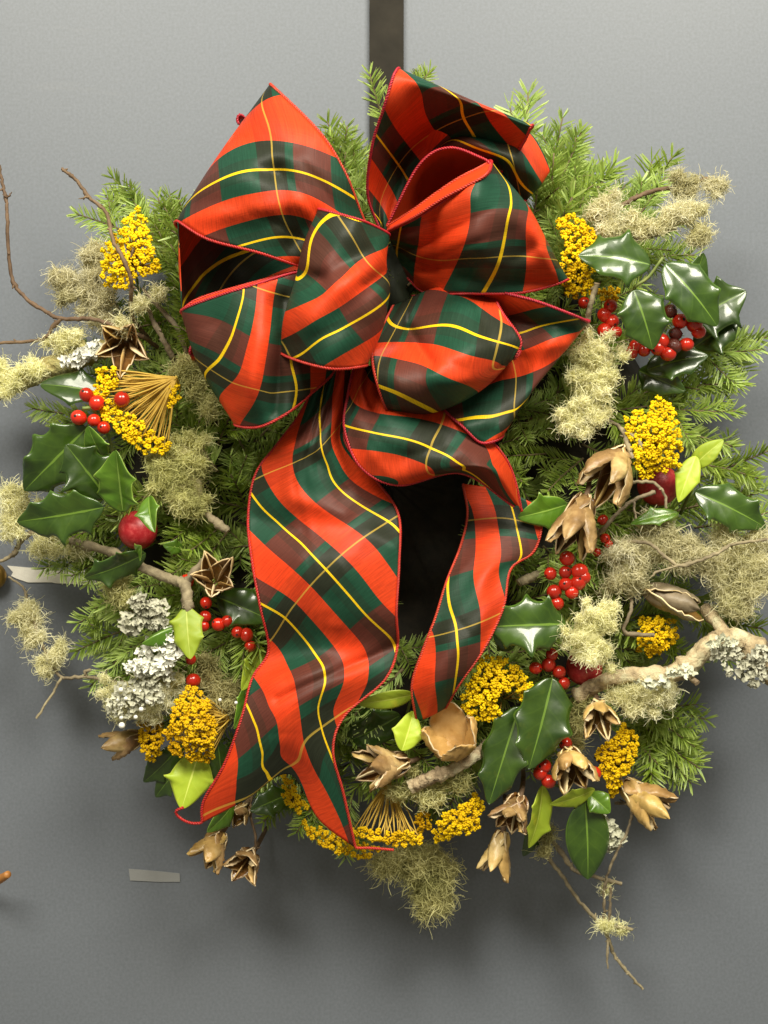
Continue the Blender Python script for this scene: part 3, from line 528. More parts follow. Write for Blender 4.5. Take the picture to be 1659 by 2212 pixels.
# left tail, with a swallow-tail cut
ribbon('tail', [[(700, 790, .13), (730, 790, .13), (765, 790, .125)], [(650, 890, .13), (700, 890, .14), (755, 880, .13)], [(602, 956, .125), (680, 960, .15), (745, 955, .13)], [(552, 1025, .12), (670, 1030, .15), (805, 1030, .125)], [(536, 1120, .125), (690, 1120, .145), (860, 1110, .13)],
  [(545, 1215, .135), (700, 1215, .16), (862, 1215, .145)], [(562, 1310, .14), (710, 1310, .155), (856, 1320, .145)], [(580, 1405, .125), (715, 1400, .14), (858, 1400, .13)], [(545, 1465, .13), (690, 1465, .155), (830, 1470, .135)], [(522, 1550, .14), (640, 1530, .155), (745, 1545, .14)],
  [(485, 1650, .135), (610, 1590, .15), (719, 1620, .14)], [(440, 1730, .125), (530, 1680, .135), (620, 1635, .14), (690, 1690, .135), (742, 1715, .13)], [(436, 1778, .12), (530, 1728, .125), (625, 1672, .13), (690, 1772, .125), (768, 1832, .115)]],
  [(589, 1003, 0), (619, 1076, 0), (665, 1113, 0), (722, 1149, 0), (782, 1203, 0), (832, 1273, 0), (549, 1069, .5), (599, 1123, .5), (649, 1166, .5), (705, 1229, .5), (765, 1296, .5), (845, 1379, .5), (559, 1219, 1), (632, 1266, 1), (685, 1319, 1), (732, 1376, 1), (765, 1436, 1), (762, 1469, 1), (735, 1532, 1),
   (565, 1303, 1.5), (615, 1333, 1.5), (665, 1386, 1.5), (699, 1436, 1.5), (704, 1476, 1.5), (693, 1512, 1.5), (695, 1562, 1.5), (715, 1622, 1.5), (575, 1450, 2), (598, 1512, 2), (621, 1629, 2), (671, 1699, 2), (721, 1779, 2), (535, 1525, 2.5), (555, 1572, 2.5), (571, 1629, 2.5), (590, 1695, 2.5), (461, 1719, 3), (450, 1750, 3), (500, 1700, 2.86), (520, 1640, 2.80), (545, 1685, 2.68), (580, 1665, 2.5), (587, 1684, 2.49), (560, 1600, 2.5), (630, 1650, 2.05), (735, 1745, 1.7), (760, 1820, 1.75),
   (692, 936, -.5), (715, 1003, -.5), (732, 1053, -.5), (765, 1083, -.5), (849, 1133, -.5), (749, 1019, -1), (832, 1076, -.85)],
  [(699, 963, 0), (619, 1006, 0), (562, 1033, 0), (832, 1133, 1), (779, 1163, 1), (705, 1226, 1), (639, 1303, 1), (585, 1383, 1), (748, 1532, 2), (688, 1575, 2), (631, 1655, 2), (588, 1697, 2), (498, 1732, 2), (440, 1755, 2), (732, 1109, .69), (800, 1390, 1.69), (640, 1470, 1.64), (535, 1572, 1.69), (511, 1638, 1.82), (560, 1640, 1.86), (690, 1660, 2.13), (735, 1745, 2.38), (765, 1815, 2.6), (690, 1760, 2.4), (655, 1720, 2.2)], seed=13, pleat=0, nu=48, nv=150, crease=.0005, dents=[(600, 1510, 860, 1390, 12, -.0045), (600, 1500, 700, 1440, 26, .003), (560, 1120, 640, 1150, 30, -.005), (640, 1080, 740, 1110, 26, .006), (800, 1150, 850, 1180, 26, .005), (610, 970, 660, 960, 18, .005), (690, 1000, 740, 1060, 20, -.005)],
  ext=([(436, 1778, .12), (412, 1778, .118), (390, 1768, .118), (379, 1753, .12), (396, 1744, .122)], [(768, 1832, .115), (800, 1832, .114), (850, 1836, .113)]))
# small centre loop over the knot
ribbon('loop', [[(720, 470, .15), (670, 610, .15), (640, 760, .14)], [(688, 452, .175), (655, 530, .178), (640, 600, .18), (613, 690, .178), (607, 763, .165)], [(735, 463, .195), (705, 560, .20), (700, 630, .205), (672, 700, .205), (660, 784, .19)],
  [(790, 480, .19), (770, 560, .2), (765, 630, .205), (745, 710, .205), (725, 797, .195)], [(839, 505, .165), (832, 566, .175), (838, 628, .18), (822, 710, .18), (790, 790, .175)], [(830, 510, .13), (820, 570, .13), (830, 630, .13), (815, 710, .13), (780, 780, .13)]],
  [(722, 644, 0), (632, 704, 0), (815, 571, 0), (632, 774, .5), (732, 717, .5), (839, 637, .5), (718, 462, -.5), (690, 480, -.5), (668, 515, -.5), (660, 570, -.48), (675, 470, -.72), (652, 540, -.68), (645, 600, -.55), (690, 565, -.36), (740, 590, -.22), (700, 740, .56), (650, 690, -.02), (780, 500, -.42), (820, 520, -.33)],
  [(733, 474, 0), (777, 537, 0), (810, 584, 0), (614, 734, -1), (625, 771, -1), (700, 560, -.31), (640, 640, -.65)], seed=14, vlim=.82, crease=.0009, dents=[(640, 592, 690, 600, 15, -.010), (700, 600, 800, 540, 20, -.004), (660, 670, 800, 580, 30, .004), (830, 590, 790, 620, 14, -.009), (640, 740, 780, 700, 24, -.003), (720, 500, 780, 520, 30, .003)])
# gathered knot behind the loops
V = []; F = []; seg = 20; rg = 12
for i in range(rg):
    f = i / (rg - 1); rr = 0.030 * math.sin(math.pi * (0.08 + 0.84 * f)) ** .6
    for k in range(seg):
        an = 2 * math.pi * k / seg; r2 = rr * (1 + .18 * math.sin(5 * an) + .1 * math.sin(9 * an + 1)); c = at(830, 590, .08)
        V.append((c.x + r2 * math.cos(an), -(0.03 + f * 0.04), c.z + 1.7 * r2 * math.sin(an)))
F = [[i * seg + k, i * seg + (k + 1) % seg, (i + 1) * seg + (k + 1) % seg, (i + 1) * seg + k] for i in range(rg - 1) for k in range(seg)] + [list(range(seg))[::-1], [(rg - 1) * seg + k for k in range(seg)]]
new_obj('knot', V, F, M['plaid'], bow, uv=[(0.3, .05) for x in V])  # whole knot set to the black weft colour, imitating the shade of a deep hollow
# small ribbon ends peeping out behind
for pts in ([(516, 268, .10), (512, 258, .10), (522, 248, .10), (560, 290, .09), (600, 330, .09)], [(418, 742, .10), (410, 756, .105), (416, 768, .10), (460, 760, .09), (520, 740, .09)]):
    P = crom(pts, 20); W0 = atn(P); W1 = atn(P + np.array([6, 14, -.012])); V = np.vstack([W0, W1]); n = len(P)
    o = new_obj('loop', V, [[i, i + 1, n + i + 1, n + i] for i in range(n - 1)], M['plaid'], bow, uv=np.zeros((2 * n, 2)) + [0, .8]); md = o.modifiers.new('thickness', 'SOLIDIFY'); md.thickness = .0005
    rope(W0, 'wired_edge', o)

# ------------------------------------------------------------------ twigs and branches
def branch(name, label, paths, mat, group=None, cat='twig', bumps=0.1, cutm=None, flakes=None, bud=True, seed=0):
    """paths: list of (points, radius at start, radius at end) in grid units; the first is the main stem, the rest are side shoots"""
    root = thing(name, label, cat, at(*paths[0][0][-1]), group); rng = np.random.default_rng(900 + seed)
    for k, (pts, r0, r1) in enumerate(paths):
        P = atn(pts); L = np.linalg.norm(np.diff(P, axis=0), axis=1).sum(); n = max(10, int(L / 0.0022)); Q = crom(P, n)
        Q[1:-1] += rng.normal(0, .00025, (n - 2, 3)); R = np.linspace(r0, r1, n) * S
        sides = 8 if max(r0, r1) < 9 else 16
        knob = np.ones(n)
        for _ in range(max(2, n // 14)): c = rng.uniform(0, n); knob += rng.uniform(.1, .45) * np.exp(-((np.arange(n) - c) / 1.3) ** 2)
        RR = (R * knob)[:, None] * (1 + bumps * rng.normal(0, 1, (n, sides)))
        bag = Bag(); V, F = tube_vf(Q, RR, sides); bag.add(V, F[:-2]); bag.add(V, F[-2:], 1)
        if bud and max(r0, r1) < 9:
            T, N, B = frames(Q)
            for _ in range(max(1, int(L / .03))):
                i = rng.integers(1, n - 1); a = rng.uniform(0, 6.28); d = N[i] * math.cos(a) + B[i] * math.sin(a) + T[i] * .6; d /= np.linalg.norm(d); l = rng.uniform(.002, .005)
                bag.tube([Q[i], Q[i] + d * l * .5, Q[i] + d * l], [R[i] * .7, R[i] * .75, R[i] * .25], 5)
        bag.build('stem' if k == 0 else 'shoot', [mat, cutm or mat], root)
    return root
branch('bare_twig', 'long thin brown twig with a forked arm reaching out past the pale lichen', [([(0 - 6, 350, .075), (4, 390, .075), (13, 431, .075), (16, 474, .075), (23, 591, .07), (53, 641, .07), (100, 674, .075), (133, 689, .08), (193, 689, .085), (240, 701, .085), (300, 724, .08), (340, 750, .06)], 3.4, 5.2), ([(133, 689, .08), (113, 707, .078), (97, 731, .075), (67, 737, .072), (0, 741, .07), (-30, 742, .07)], 4.2, 3.0), ([(13, 431, .075), (19, 424, .077), (25, 415, .078)], 2, 1.2)], M['twig'], seed=1)
branch('bare_twig', 'bare brown twig crossing in front of a yellow yarrow head', [([(133, 364, .10), (146, 374, .10), (163, 387, .10), (193, 427, .105), (230, 461, .11), (243, 514, .115), (270, 567, .12), (283, 607, .115), (283, 657, .10), (290, 691, .09), (325, 740, .06)], 3.6, 4.6), ([(193, 427, .105), (185, 426, .108), (180, 430, .108)], 2.5, 2), ([(283, 555, .118), (288, 540, .12), (287, 535, .12)], 2.5, 1.5)], M['twig'], seed=2)
branch('lichened_twig', 'slim grey lichened twig slanting beside the bow near the yarrow', [([(308, 622, .09), (330, 650, .09), (353, 674, .088), (387, 717, .085), (410, 790, .07)], 4, 6)], M['twig_grey'], seed=3)
branch('lichened_twig', 'short crusted grey twig under the yarrow head crossed by a bare twig', [([(310, 645, .09), (333, 697, .09), (360, 747, .085), (395, 810, .065)], 4, 8)], M['twig_grey'], seed=4)
branch('mossy_branch', 'thick moss covered branch jutting out above a dark holly leaf', [([(-40, 848, .06), (0, 832, .06), (83, 803, .065), (167, 774, .07), (215, 755, .07), (300, 740, .04)], 31, 17)], M['bark_moss'], cat='branch', bumps=.14, bud=False, seed=5)
branch('forked_branch', 'grey knobby branch passing below the red ball to a sawn end', [([(150, 1168, .075), (233, 1190, .08), (277, 1210, .085), (300, 1223, .09), (367, 1250, .10), (398, 1263, .108), (405, 1300, .112), (405, 1316, .113)], 8, 12.5), ([(398, 1263, .108), (420, 1235, .105), (440, 1210, .095)], 8, 6)], M['twig_grey'], cat='branch', cutm=M['cut'], seed=6)
branch('bare_twig', 'pale broken twig end poking from the lichen above the torn tape', [([(-10, 1217, .06), (12, 1207, .06), (33, 1193, .06), (48, 1165, .06), (80, 1150, .06), (150, 1168, .055)], 3, 8)], M['twig_grey'], seed=7)
branch('lichened_twig', 'drooping twig with lichen tufts hanging out below the torn tape', [([(18, 1246, .05), (50, 1269, .05), (60, 1299, .05), (87, 1382, .055), (100, 1412, .055), (133, 1462, .055), (187, 1462, .055), (247, 1472, .055), (300, 1470, .045)], 2.4, 4.4), ([(133, 1462, .055), (113, 1499, .057), (78, 1552, .06)], 3.2, 2.6), ([(187, 1462, .055), (184, 1450, .057), (196, 1448, .058)], 3, 4)], M['twig_grey'], seed=8)
B3 = branch('lichened_branch', 'stout pale branch arching out past the rim with crusty grey lichen', [([(1245, 1508, .085), (1289, 1479, .092), (1356, 1459, .095), (1439, 1459, .095), (1489, 1435, .093), (1539, 1389, .09), (1573, 1379, .09), (1613, 1392, .09), (1659, 1435, .09), (1700, 1470, .09)], 15, 28), ([(1478, 1444, .095), (1490, 1460, .10), (1506, 1476, .105)], 7, 6.5), ([(1573, 1379, .09), (1548, 1345, .085), (1520, 1310, .075)], 15, 12)], M['bark'], cat='branch', bumps=.08, cutm=M['cut'], bud=False, seed=9)
branch('lichened_twig', 'brown twig pointing up to a tuft of stringy lichen beside fir tips', [([(1529, 386, .075), (1473, 401, .075), (1406, 414, .08), (1356, 437, .085), (1323, 461, .085), (1280, 500, .06)], 4.2, 5.5)], M['twig'], seed=10)
branch('lichened_twig', 'short dark twig in the stringy lichen just above the glossy holly leaves', [([(1460, 492, .09), (1413, 507, .09), (1379, 514, .09), (1330, 520, .06)], 5, 6)], M['twig'], seed=11)
branch('bare_twig', 'grey twig stub standing upright over the fuzzy lichen clump by the bow', [([(1290, 612, .12), (1276, 657, .12), (1266, 721, .105), (1262, 790, .07)], 6, 5)], M['twig_grey'], cutm=M['cut'], seed=12)
branch('bare_twig', 'crooked thin twig in front of the red ball under the yarrow', [([(1440, 1098, .12), (1436, 1070, .12), (1416, 1045, .12), (1379, 1041, .115), (1336, 1043, .10), (1300, 1030, .06)], 3, 4), ([(1416, 1063, .118), (1369, 1080, .115), (1333, 1110, .11), (1303, 1143, .10), (1280, 1170, .07)], 4, 4.5), ([(1369, 1080, .115), (1370, 1100, .115), (1374, 1120, .115)], 3, 2)], M['twig_grey'], seed=13)
branch('bare_twig', 'small forked grey twig leaning on the yarrow edge beside fuzzy lichen', [([(1366, 990, .12), (1352, 950, .118), (1339, 923, .11), (1300, 900, .08)], 4, 4.5), ([(1339, 923, .11), (1362, 938, .118), (1379, 950, .12), (1387, 970, .12)], 4, 3.5)], M['twig_grey'], seed=14)
branch('bare_twig', 'thin wandering grey twig lying over the broad lichen mat', [([(1680, 1160, .10), (1659, 1165, .10), (1586, 1175, .105), (1549, 1195, .11), (1506, 1212, .112), (1466, 1222, .112), (1429, 1195, .11), (1396, 1172, .105), (1346, 1172, .095), (1310, 1190, .07)], 3, 4.2), ([(1466, 1222, .112), (1420, 1235, .115), (1408, 1245, .115)], 2.5, 2)], M['twig_grey'], seed=15)
branch('bare_twig', 'thin bent twig under the closed brown pod', [([(1413, 1372, .10), (1349, 1365, .10), (1363, 1319, .10), (1363, 1285, .085)], 4.5, 3.5)], M['twig_grey'], seed=16)
branch('trailing_twig', 'longest trailing twig hanging far down the bare door with lichen bits', [([(1389, 2137, .05), (1353, 2097, .05), (1326, 2061, .05), (1313, 2024, .055), (1293, 1991, .055), (1249, 1944, .06), (1216, 1894, .062), (1186, 1851, .065), (1179, 1797, .065), (1185, 1730, .05)], 3.2, 5), ([(1313, 2024, .055), (1312, 2060, .057), (1313, 2092, .058)], 2.4, 2), ([(1300, 1996, .055), (1335, 2003, .06), (1367, 2008, .06)], 3, 3.4)], M['twig_grey'], seed=17)
branch('trailing_twig', 'curved pale twig hanging from the tan seed pod to the trailing twig', [([(1305, 2000, .057), (1305, 1960, .06), (1306, 1917, .065), (1323, 1861, .075), (1359, 1784, .08), (1363, 1741, .08), (1330, 1735, .06)], 2.6, 3.8), ([(1319, 1917, .066), (1318, 1955, .062), (1316, 1993, .058)], 3, 3)], M['twig_grey'], seed=18)
branch('trailing_twig', 'short cut twig slanting behind the hanging holly leaf', [([(1343, 1909, .06), (1286, 1894, .06), (1243, 1881, .06), (1223, 1857, .06), (1176, 1784, .06), (1180, 1720, .05)], 4.2, 5)], M['twig_grey'], cutm=M['cut'], seed=19)
branch('bare_twig', 'blunt grey twig stub beside the berry bunch and the narrow tail', [([(1120, 1260, .085), (1145, 1248, .085), (1180, 1234, .08), (1220, 1220, .06)], 9, 10)], M['twig_grey'], cutm=M['cut'], bud=False, seed=20)
branch('bare_twig', 'stubby grey cut twig below the wide olive lichen', [([(492, 1148, .10), (470, 1130, .10), (450, 1113, .095), (420, 1080, .06)], 8.5, 8)], M['twig_grey'], cutm=M['cut'], bud=False, seed=21)
branch('lichened_branch', 'short silvery bark stick among lichen between two opened pods', [([(890, 1700, .105), (930, 1680, .11), (977, 1663, .11), (1033, 1627, .10), (1060, 1600, .06)], 15, 11)], M['bark'], cat='branch', cutm=M['cut'], bud=False, seed=22)
branch('bare_twig', 'dark thin stem hanging to the lowest open pod', [([(551, 1848, .065), (552, 1810, .065), (541, 1755, .06), (545, 1700, .05)], 3, 3)], M['twig'], seed=23)

# ------------------------------------------------------------------ lichen tufts
def moss(label, ells, h, dens=.26, mat='moss', name='lichen_tuft', core=True, length=(14, 38), curl=1.6, seed=0, depth=.45, droop=0):
    c0 = at(ells[0][0], ells[0][1], h - .02); root = thing(name, label, 'lichen', c0)
    rng = np.random.default_rng(1300 + seed); VV = []; FF = []; off = 0
    coreb = Bag()
    for (px, py, rx, ry) in ells:
        n = int(math.pi * rx * ry * dens * 2.0); rz = depth * min(rx, ry) * S + .004; ns = 7
        c = np.array(at(px, py, h)); nsub = max(5, int(math.pi * rx * ry / 330)); d0 = rng.normal(size=(nsub, 3)); d0 /= np.linalg.norm(d0, axis=1, keepdims=True); d0[:, 1] = -np.abs(d0[:, 1]) * rng.choice([1, 1, 1, -.4], nsub)
        edge = 1 + .25 * np.sin(3 * np.arctan2(d0[:, 2], d0[:, 0]) + rng.uniform(0, 6)) + .2 * rng.normal(size=nsub)
        C0 = c + d0 * (rng.uniform(.35, 1.0, nsub) * edge)[:, None] * np.array([rx * S, rz, ry * S]) * .9
        k_ = rng.integers(0, nsub, n); d = rng.normal(size=(n, 3)); d /= np.linalg.norm(d, axis=1, keepdims=True)
        P = C0[k_] + d * (rng.uniform(0, 1, n) ** .6 * 8 * S)[:, None]
        dirv = d * .5 + d0[k_] * .35 + rng.normal(size=(n, 3)) * .5; dirv /= np.linalg.norm(dirv, axis=1, keepdims=True)
        L = rng.uniform(*length, n) * S * rng.choice([.55, .7, .85, 1.3], n); step = (L / ns)[:, None]
        axc = rng.normal(size=(n, 3)); axc /= np.linalg.norm(axc, axis=1, keepdims=True); turn = rng.normal(.45, .25, n)[:, None] * curl
        pts = [P]
        for k in range(ns):
            dirv = dirv + np.cross(axc, dirv) * turn + rng.normal(size=(n, 3)) * .22 + np.array([0, 0, -droop]); dirv /= np.linalg.norm(dirv, axis=1, keepdims=True)
            q = pts[-1] + dirv * step; q[:, 1] = np.minimum(q[:, 1], -.003); pts.append(q)
        A = np.stack(pts, 1); wv = np.cross(dirv, rng.normal(size=(n, 3))); wv /= np.linalg.norm(wv, axis=1, keepdims=True)
        taper = np.linspace(1, .35, ns + 1)[None, :, None] * rng.uniform(.00026, .00050, n)[:, None, None]
        V = np.stack([A - wv[:, None] * taper, A + wv[:, None] * taper], 2).reshape(-1, 3)
        i = (np.arange(n)[:, None] * (ns + 1) + np.arange(ns)[None]).ravel() * 2 + off
        FF.append(np.stack([i, i + 1, i + 3, i + 2], 1)); VV.append(V); off += len(V)
        if core:
            th = np.linspace(0, math.pi, 9); ph = np.linspace(0, 2 * math.pi, 14, endpoint=False); V = []
            for a in th:
                for b in ph:
                    f = .62 * rng.uniform(.75, 1.2); V.append(c + np.array([math.sin(a) * math.cos(b) * rx * S * f, math.sin(a) * math.sin(b) * rz * f + .002, math.cos(a) * ry * S * f]))
            F = [[i * 14 + k, i * 14 + (k + 1) % 14, (i + 1) * 14 + (k + 1) % 14, (i + 1) * 14 + k] for i in range(8) for k in range(14)]; coreb.add(V, F)
    o = new_obj('strands', np.vstack(VV), np.vstack(FF), M[mat], root, smooth=False); o['kind'] = 'stuff'
    if core: coreb.build('core', M['moss_core'], root)
    return root
moss('pale stringy lichen cluster spreading out behind the yarrow and bare twigs', [(200, 560, 38, 46), (152, 606, 55, 26), (205, 635, 52, 45), (150, 640, 30, 20), (225, 690, 45, 26)], .075, seed=1)
moss('small lichen tuft beneath the forked arm of the long twig', [(130, 742, 38, 24), (160, 725, 20, 16)], .075, seed=2)
moss('tiny lichen tuft wrapped on the bare twigs above the dark open pod', [(272, 700, 24, 18), (300, 655, 24, 16), (340, 634, 16, 12)], .10, seed=3, core=False)
moss('olive lichen trailing down between the bow and the yarrow stalks', [(398, 790, 26, 40), (425, 830, 28, 45), (445, 880, 26, 24)], .085, mat='moss_dark', seed=4)
moss('wide olive lichen clump below the fanned yarrow stalks', [(395, 985, 62, 50), (390, 1050, 78, 62), (420, 1090, 48, 30), (335, 1010, 30, 30)], .095, mat='moss_dark', seed=5)
moss('fuzzy lichen clump hanging between the bow and the red berries', [(1278, 770, 66, 58), (1290, 830, 58, 50), (1262, 895, 76, 52)], .11, seed=6, length=(13, 32), curl=1.8)
moss('pale fluffy lichen above the holly sprig and yarrow', [(1310, 455, 44, 40), (1312, 500, 32, 34), (1375, 490, 56, 28), (1462, 462, 60, 34), (1512, 505, 30, 36), (1500, 455, 44, 18)], .095, seed=7)
moss('wispy lichen tuft on the tip of the upper twig', [(1540, 404, 24, 26), (1485, 396, 34, 22), (1470, 412, 24, 16)], .078, seed=8, core=False, dens=.3)
moss('broad yellowish lichen mat spreading out beneath the crooked twigs', [(1420, 1180, 88, 44), (1360, 1215, 60, 50), (1345, 1255, 50, 30), (1490, 1200, 60, 46), (1400, 1130, 50, 20)], .092, seed=9, length=(16, 42))
moss('shaggy yellow green lichen mass hanging past the closed brown pod', [(1580, 1200, 72, 56), (1610, 1250, 62, 60), (1640, 1180, 46, 40), (1580, 1290, 46, 34)], .085, seed=10, length=(20, 52), droop=.06)
moss('crisp lichen tuft sitting on a red ball beside the spiny holly leaf', [(1268, 1370, 56, 60), (1268, 1410, 62, 34), (1290, 1340, 40, 36)], .115, seed=11, length=(12, 30), curl=1.8)
moss('lichen fringe clinging under the stout arching branch', [(1400, 1500, 58, 38), (1370, 1520, 40, 30), (1440, 1495, 26, 34), (1340, 1500, 34, 18)], .098, seed=12, length=(13, 32))
moss('lichen hanging at the outer end below the large holly leaves', [(36, 1095, 44, 58), (24, 1140, 30, 36), (105, 1180, 60, 26), (170, 1178, 44, 24)], .065, seed=13, mat='moss')
moss('upper lichen tuft on the drooping twig below the torn tape', [(62, 1330, 38, 44), (72, 1375, 24, 26)], .052, seed=14)
moss('lower lichen tuft on the drooping twig', [(122, 1415, 32, 30), (100, 1452, 22, 12)], .056, seed=15)
ls = moss('light green lichen clump speckled with glints built as small glossy balls', [(350, 1485, 62, 46), (268, 1508, 52, 52), (310, 1530, 50, 40)], .092, seed=16, length=(13, 32), curl=1.8)
moss('grey green lichen between the yarrow and the swallow-tailed ribbon', [(455, 1470, 34, 28), (480, 1500, 40, 34), (500, 1525, 26, 30), (440, 1425, 24, 20)], .085, seed=17, mat='moss_dark')
moss('olive lichen dangling from the knobby branch', [(248, 1265, 28, 46), (262, 1240, 26, 20)], .085, seed=18, mat='moss_dark')
moss('stringy lichen hanging lowest beneath the wreath', [(935, 1880, 62, 62), (945, 1935, 46, 44), (850, 1865, 62, 26), (900, 1850, 50, 28)], .062, seed=19, mat='moss_dark', length=(20, 56), droop=.08)
moss('grey lichen round the silvery bark stick', [(930, 1715, 50, 22), (985, 1690, 44, 24), (900, 1690, 30, 24), (860, 1715, 30, 16)], .098, seed=20, mat='moss_dark')
moss('pale lichen strip along the outer edge of the largest holly leaf', [(1245, 1560, 20, 40), (1240, 1620, 18, 44), (1260, 1520, 26, 18)], .085, seed=21, mat='moss_dark')
moss('small lichen bits at the crossing of the trailing twigs', [(1316, 1998, 22, 20), (1306, 1920, 14, 12), (1340, 2006, 16, 10)], .058, seed=22, core=False, dens=.22, length=(16, 34))
moss('lichen wisps on the twigs below the light green holly leaf', [(1182, 1800, 16, 30), (1175, 1835, 12, 16)], .066, seed=23, core=False, dens=.22, mat='moss_dark')
moss('shaggy lichen coating the thick mossy branch', [(20, 815, 44, 34), (80, 800, 40, 22), (10, 850, 34, 20)], .072, seed=24, core=False, dens=.22, length=(14, 34))
bg = Bag(); rng = np.random.default_rng(5)
for (x, y, r) in [(261, 1490, 7), (272, 1509, 6), (302, 1498, 9), (321, 1513, 11), (260, 1523, 6), (285, 1522, 6), (305, 1532, 7), (262, 1550, 6), (293, 1549, 6), (263, 1567, 9), (303, 1460, 7), (255, 1512, 5), (290, 1493, 5), (475, 1512, 5), (510, 1518, 5)]:  # small glossy balls stand in for blurred highlights on the lichen
    c = np.array(at(x, y, .112)); n1, n2 = 6, 10; V = []
    for i in range(n1 + 1):
        a = math.pi * i / n1
        for k in range(n2): b = 2 * math.pi * k / n2; V.append(c + r * S * .8 * np.array([math.sin(a) * math.cos(b), math.cos(a), math.sin(a) * math.sin(b)]))
    o = new_obj('glint_ball', V, [[i * n2 + k, i * n2 + (k + 1) % n2, (i + 1) * n2 + (k + 1) % n2, (i + 1) * n2 + k] for i in range(n1) for k in range(n2)], M['glint_ball'], ls)

def flakes(label, ells, h, n, mat, size=(7, 15), seed=0):
    rng = np.random.default_rng(1700 + seed); bag = Bag()
    for (px, py, rx, ry) in ells:
        for _ in range(n):
            a, r = rng.uniform(0, 6.28), rng.uniform(0, 1) ** .5
            c = np.array(at(px + rx * r * math.cos(a), py + ry * r * math.sin(a), h + rng.uniform(0, .010) + .006 * (1 - r)))
            nrm = np.array([rng.normal() * .5, -1, rng.normal() * .5 + .2]); nrm /= np.linalg.norm(nrm); t1 = np.cross(nrm, [0, 0, 1]); t1 /= np.linalg.norm(t1); t2 = np.cross(nrm, t1)
            m = 14; s = rng.uniform(*size) * S; V = [c]; ph = rng.uniform(0, 6)
            for ring in (.55, 1.0):
                for k in range(m):
                    b = 2 * math.pi * k / m; q = s * ring * (1 + (.28 * math.sin(3 * b + ph) + .2 * rng.normal()) * ring)
                    V.append(c + t1 * q * math.cos(b) + t2 * q * math.sin(b) + nrm * s * (.5 * ring ** 2 * rng.uniform(.4, 1.3)))
            F = [[0, 1 + k, 1 + (k + 1) % m] for k in range(m)] + [[1 + k, 1 + m + k, 1 + m + (k + 1) % m, 1 + (k + 1) % m] for k in range(m)]
            bag.add(V, F)
    o = bag.build('leafy_lichen', M[mat]); tag(o, label, 'lichen'); return o
flakes('bright white frilly lichen patch under the rolled holly leaf', [(345, 1405, 50, 32), (372, 1380, 26, 24), (300, 1440, 30, 14), (330, 1440, 44, 20)], .105, 90, 'flake', (4, 9), seed=1)
flakes('creamy frilly lichen heap dotted with glints built as glossy balls above the narrow yarrow', [(335, 1465, 44, 24), (285, 1495, 40, 26), (270, 1525, 40, 26), (320, 1505, 34, 22)], .102, 60, 'flake_dull', (3, 7), seed=11)
flakes('pale grey frilly lichen beside the knobby branch end', [(330, 1315, 34, 22), (285, 1345, 26, 22), (340, 1345, 22, 14), (300, 1300, 16, 16)], .098, 60, 'flake_dull', (4, 9), seed=2)
flakes('whitish crusty lichen on the inner end of the mossy branch', [(185, 765, 26, 14), (155, 780, 26, 14), (205, 750, 16, 12)], .082, 44, 'flake', (4, 8), seed=3)
flakes('crusty grey lichen clump under the outer end of the stout branch', [(1600, 1440, 40, 26), (1625, 1455, 32, 30), (1565, 1410, 30, 18), (1640, 1420, 24, 24)], .098, 46, 'flake_dull', (4, 8), seed=4)
flakes('greenish crusty lichen on the bend of the stout branch', [(1560, 1388, 30, 12), (1470, 1450, 34, 12), (1410, 1475, 36, 12)], .104, 22, 'flake_dull', (4, 9), seed=5)
flakes('grey crusty lichen below the tan pod and hanging holly leaf', [(1312, 1800, 30, 26), (1325, 1820, 24, 22), (1300, 1780, 20, 20)], .07, 40, 'flake_dull', (4, 9), seed=6)

# ------------------------------------------------------------------ yarrow heads
def ico():
    t = (1 + 5 ** .5) / 2
    V = np.array([(-1, t, 0), (1, t, 0), (-1, -t, 0), (1, -t, 0), (0, -1, t), (0, 1, t), (0, -1, -t), (0, 1, -t), (t, 0, -1), (t, 0, 1), (-t, 0, -1), (-t, 0, 1)], float); V /= np.linalg.norm(V[0])
    F = [(0, 11, 5), (0, 5, 1), (0, 1, 7), (0, 7, 10), (0, 10, 11), (1, 5, 9), (5, 11, 4), (11, 10, 2), (10, 7, 6), (7, 1, 8), (3, 9, 4), (3, 4, 2), (3, 2, 6), (3, 6, 8), (3, 8, 9), (4, 9, 5), (2, 4, 11), (6, 2, 10), (8, 6, 7), (9, 8, 1)]
    V = V.tolist(); cache = {}; F2 = []
    def mid(a, b):
        k = (min(a, b), max(a, b))
        if k not in cache: m = np.array(V[a]) + np.array(V[b]); V.append((m / np.linalg.norm(m)).tolist()); cache[k] = len(V) - 1
        return cache[k]
    for a, b, c in F: x, y, z = mid(a, b), mid(b, c), mid(c, a); F2 += [(a, x, z), (b, y, x), (c, z, y), (x, y, z)]
    return np.array(V), np.array(F2)
IV, IF = ico()
IV0 = IV[:12]; IF0 = np.array([(0, 11, 5), (0, 5, 1), (0, 1, 7), (0, 7, 10), (0, 10, 11), (1, 5, 9), (5, 11, 4), (11, 10, 2), (10, 7, 6), (7, 1, 8), (3, 9, 4), (3, 4, 2), (3, 2, 6), (3, 6, 8), (3, 8, 9), (4, 9, 5), (2, 4, 11), (6, 2, 10), (8, 6, 7), (9, 8, 1)])
def inside(poly, x, y):
    r = False; n = len(poly)
    for i in range(n):
        x1, y1 = poly[i]; x2, y2 = poly[(i + 1) % n]
        if (y1 > y) != (y2 > y) and x < (x2 - x1) * (y - y1) / (y2 - y1) + x1: r = not r
    return r
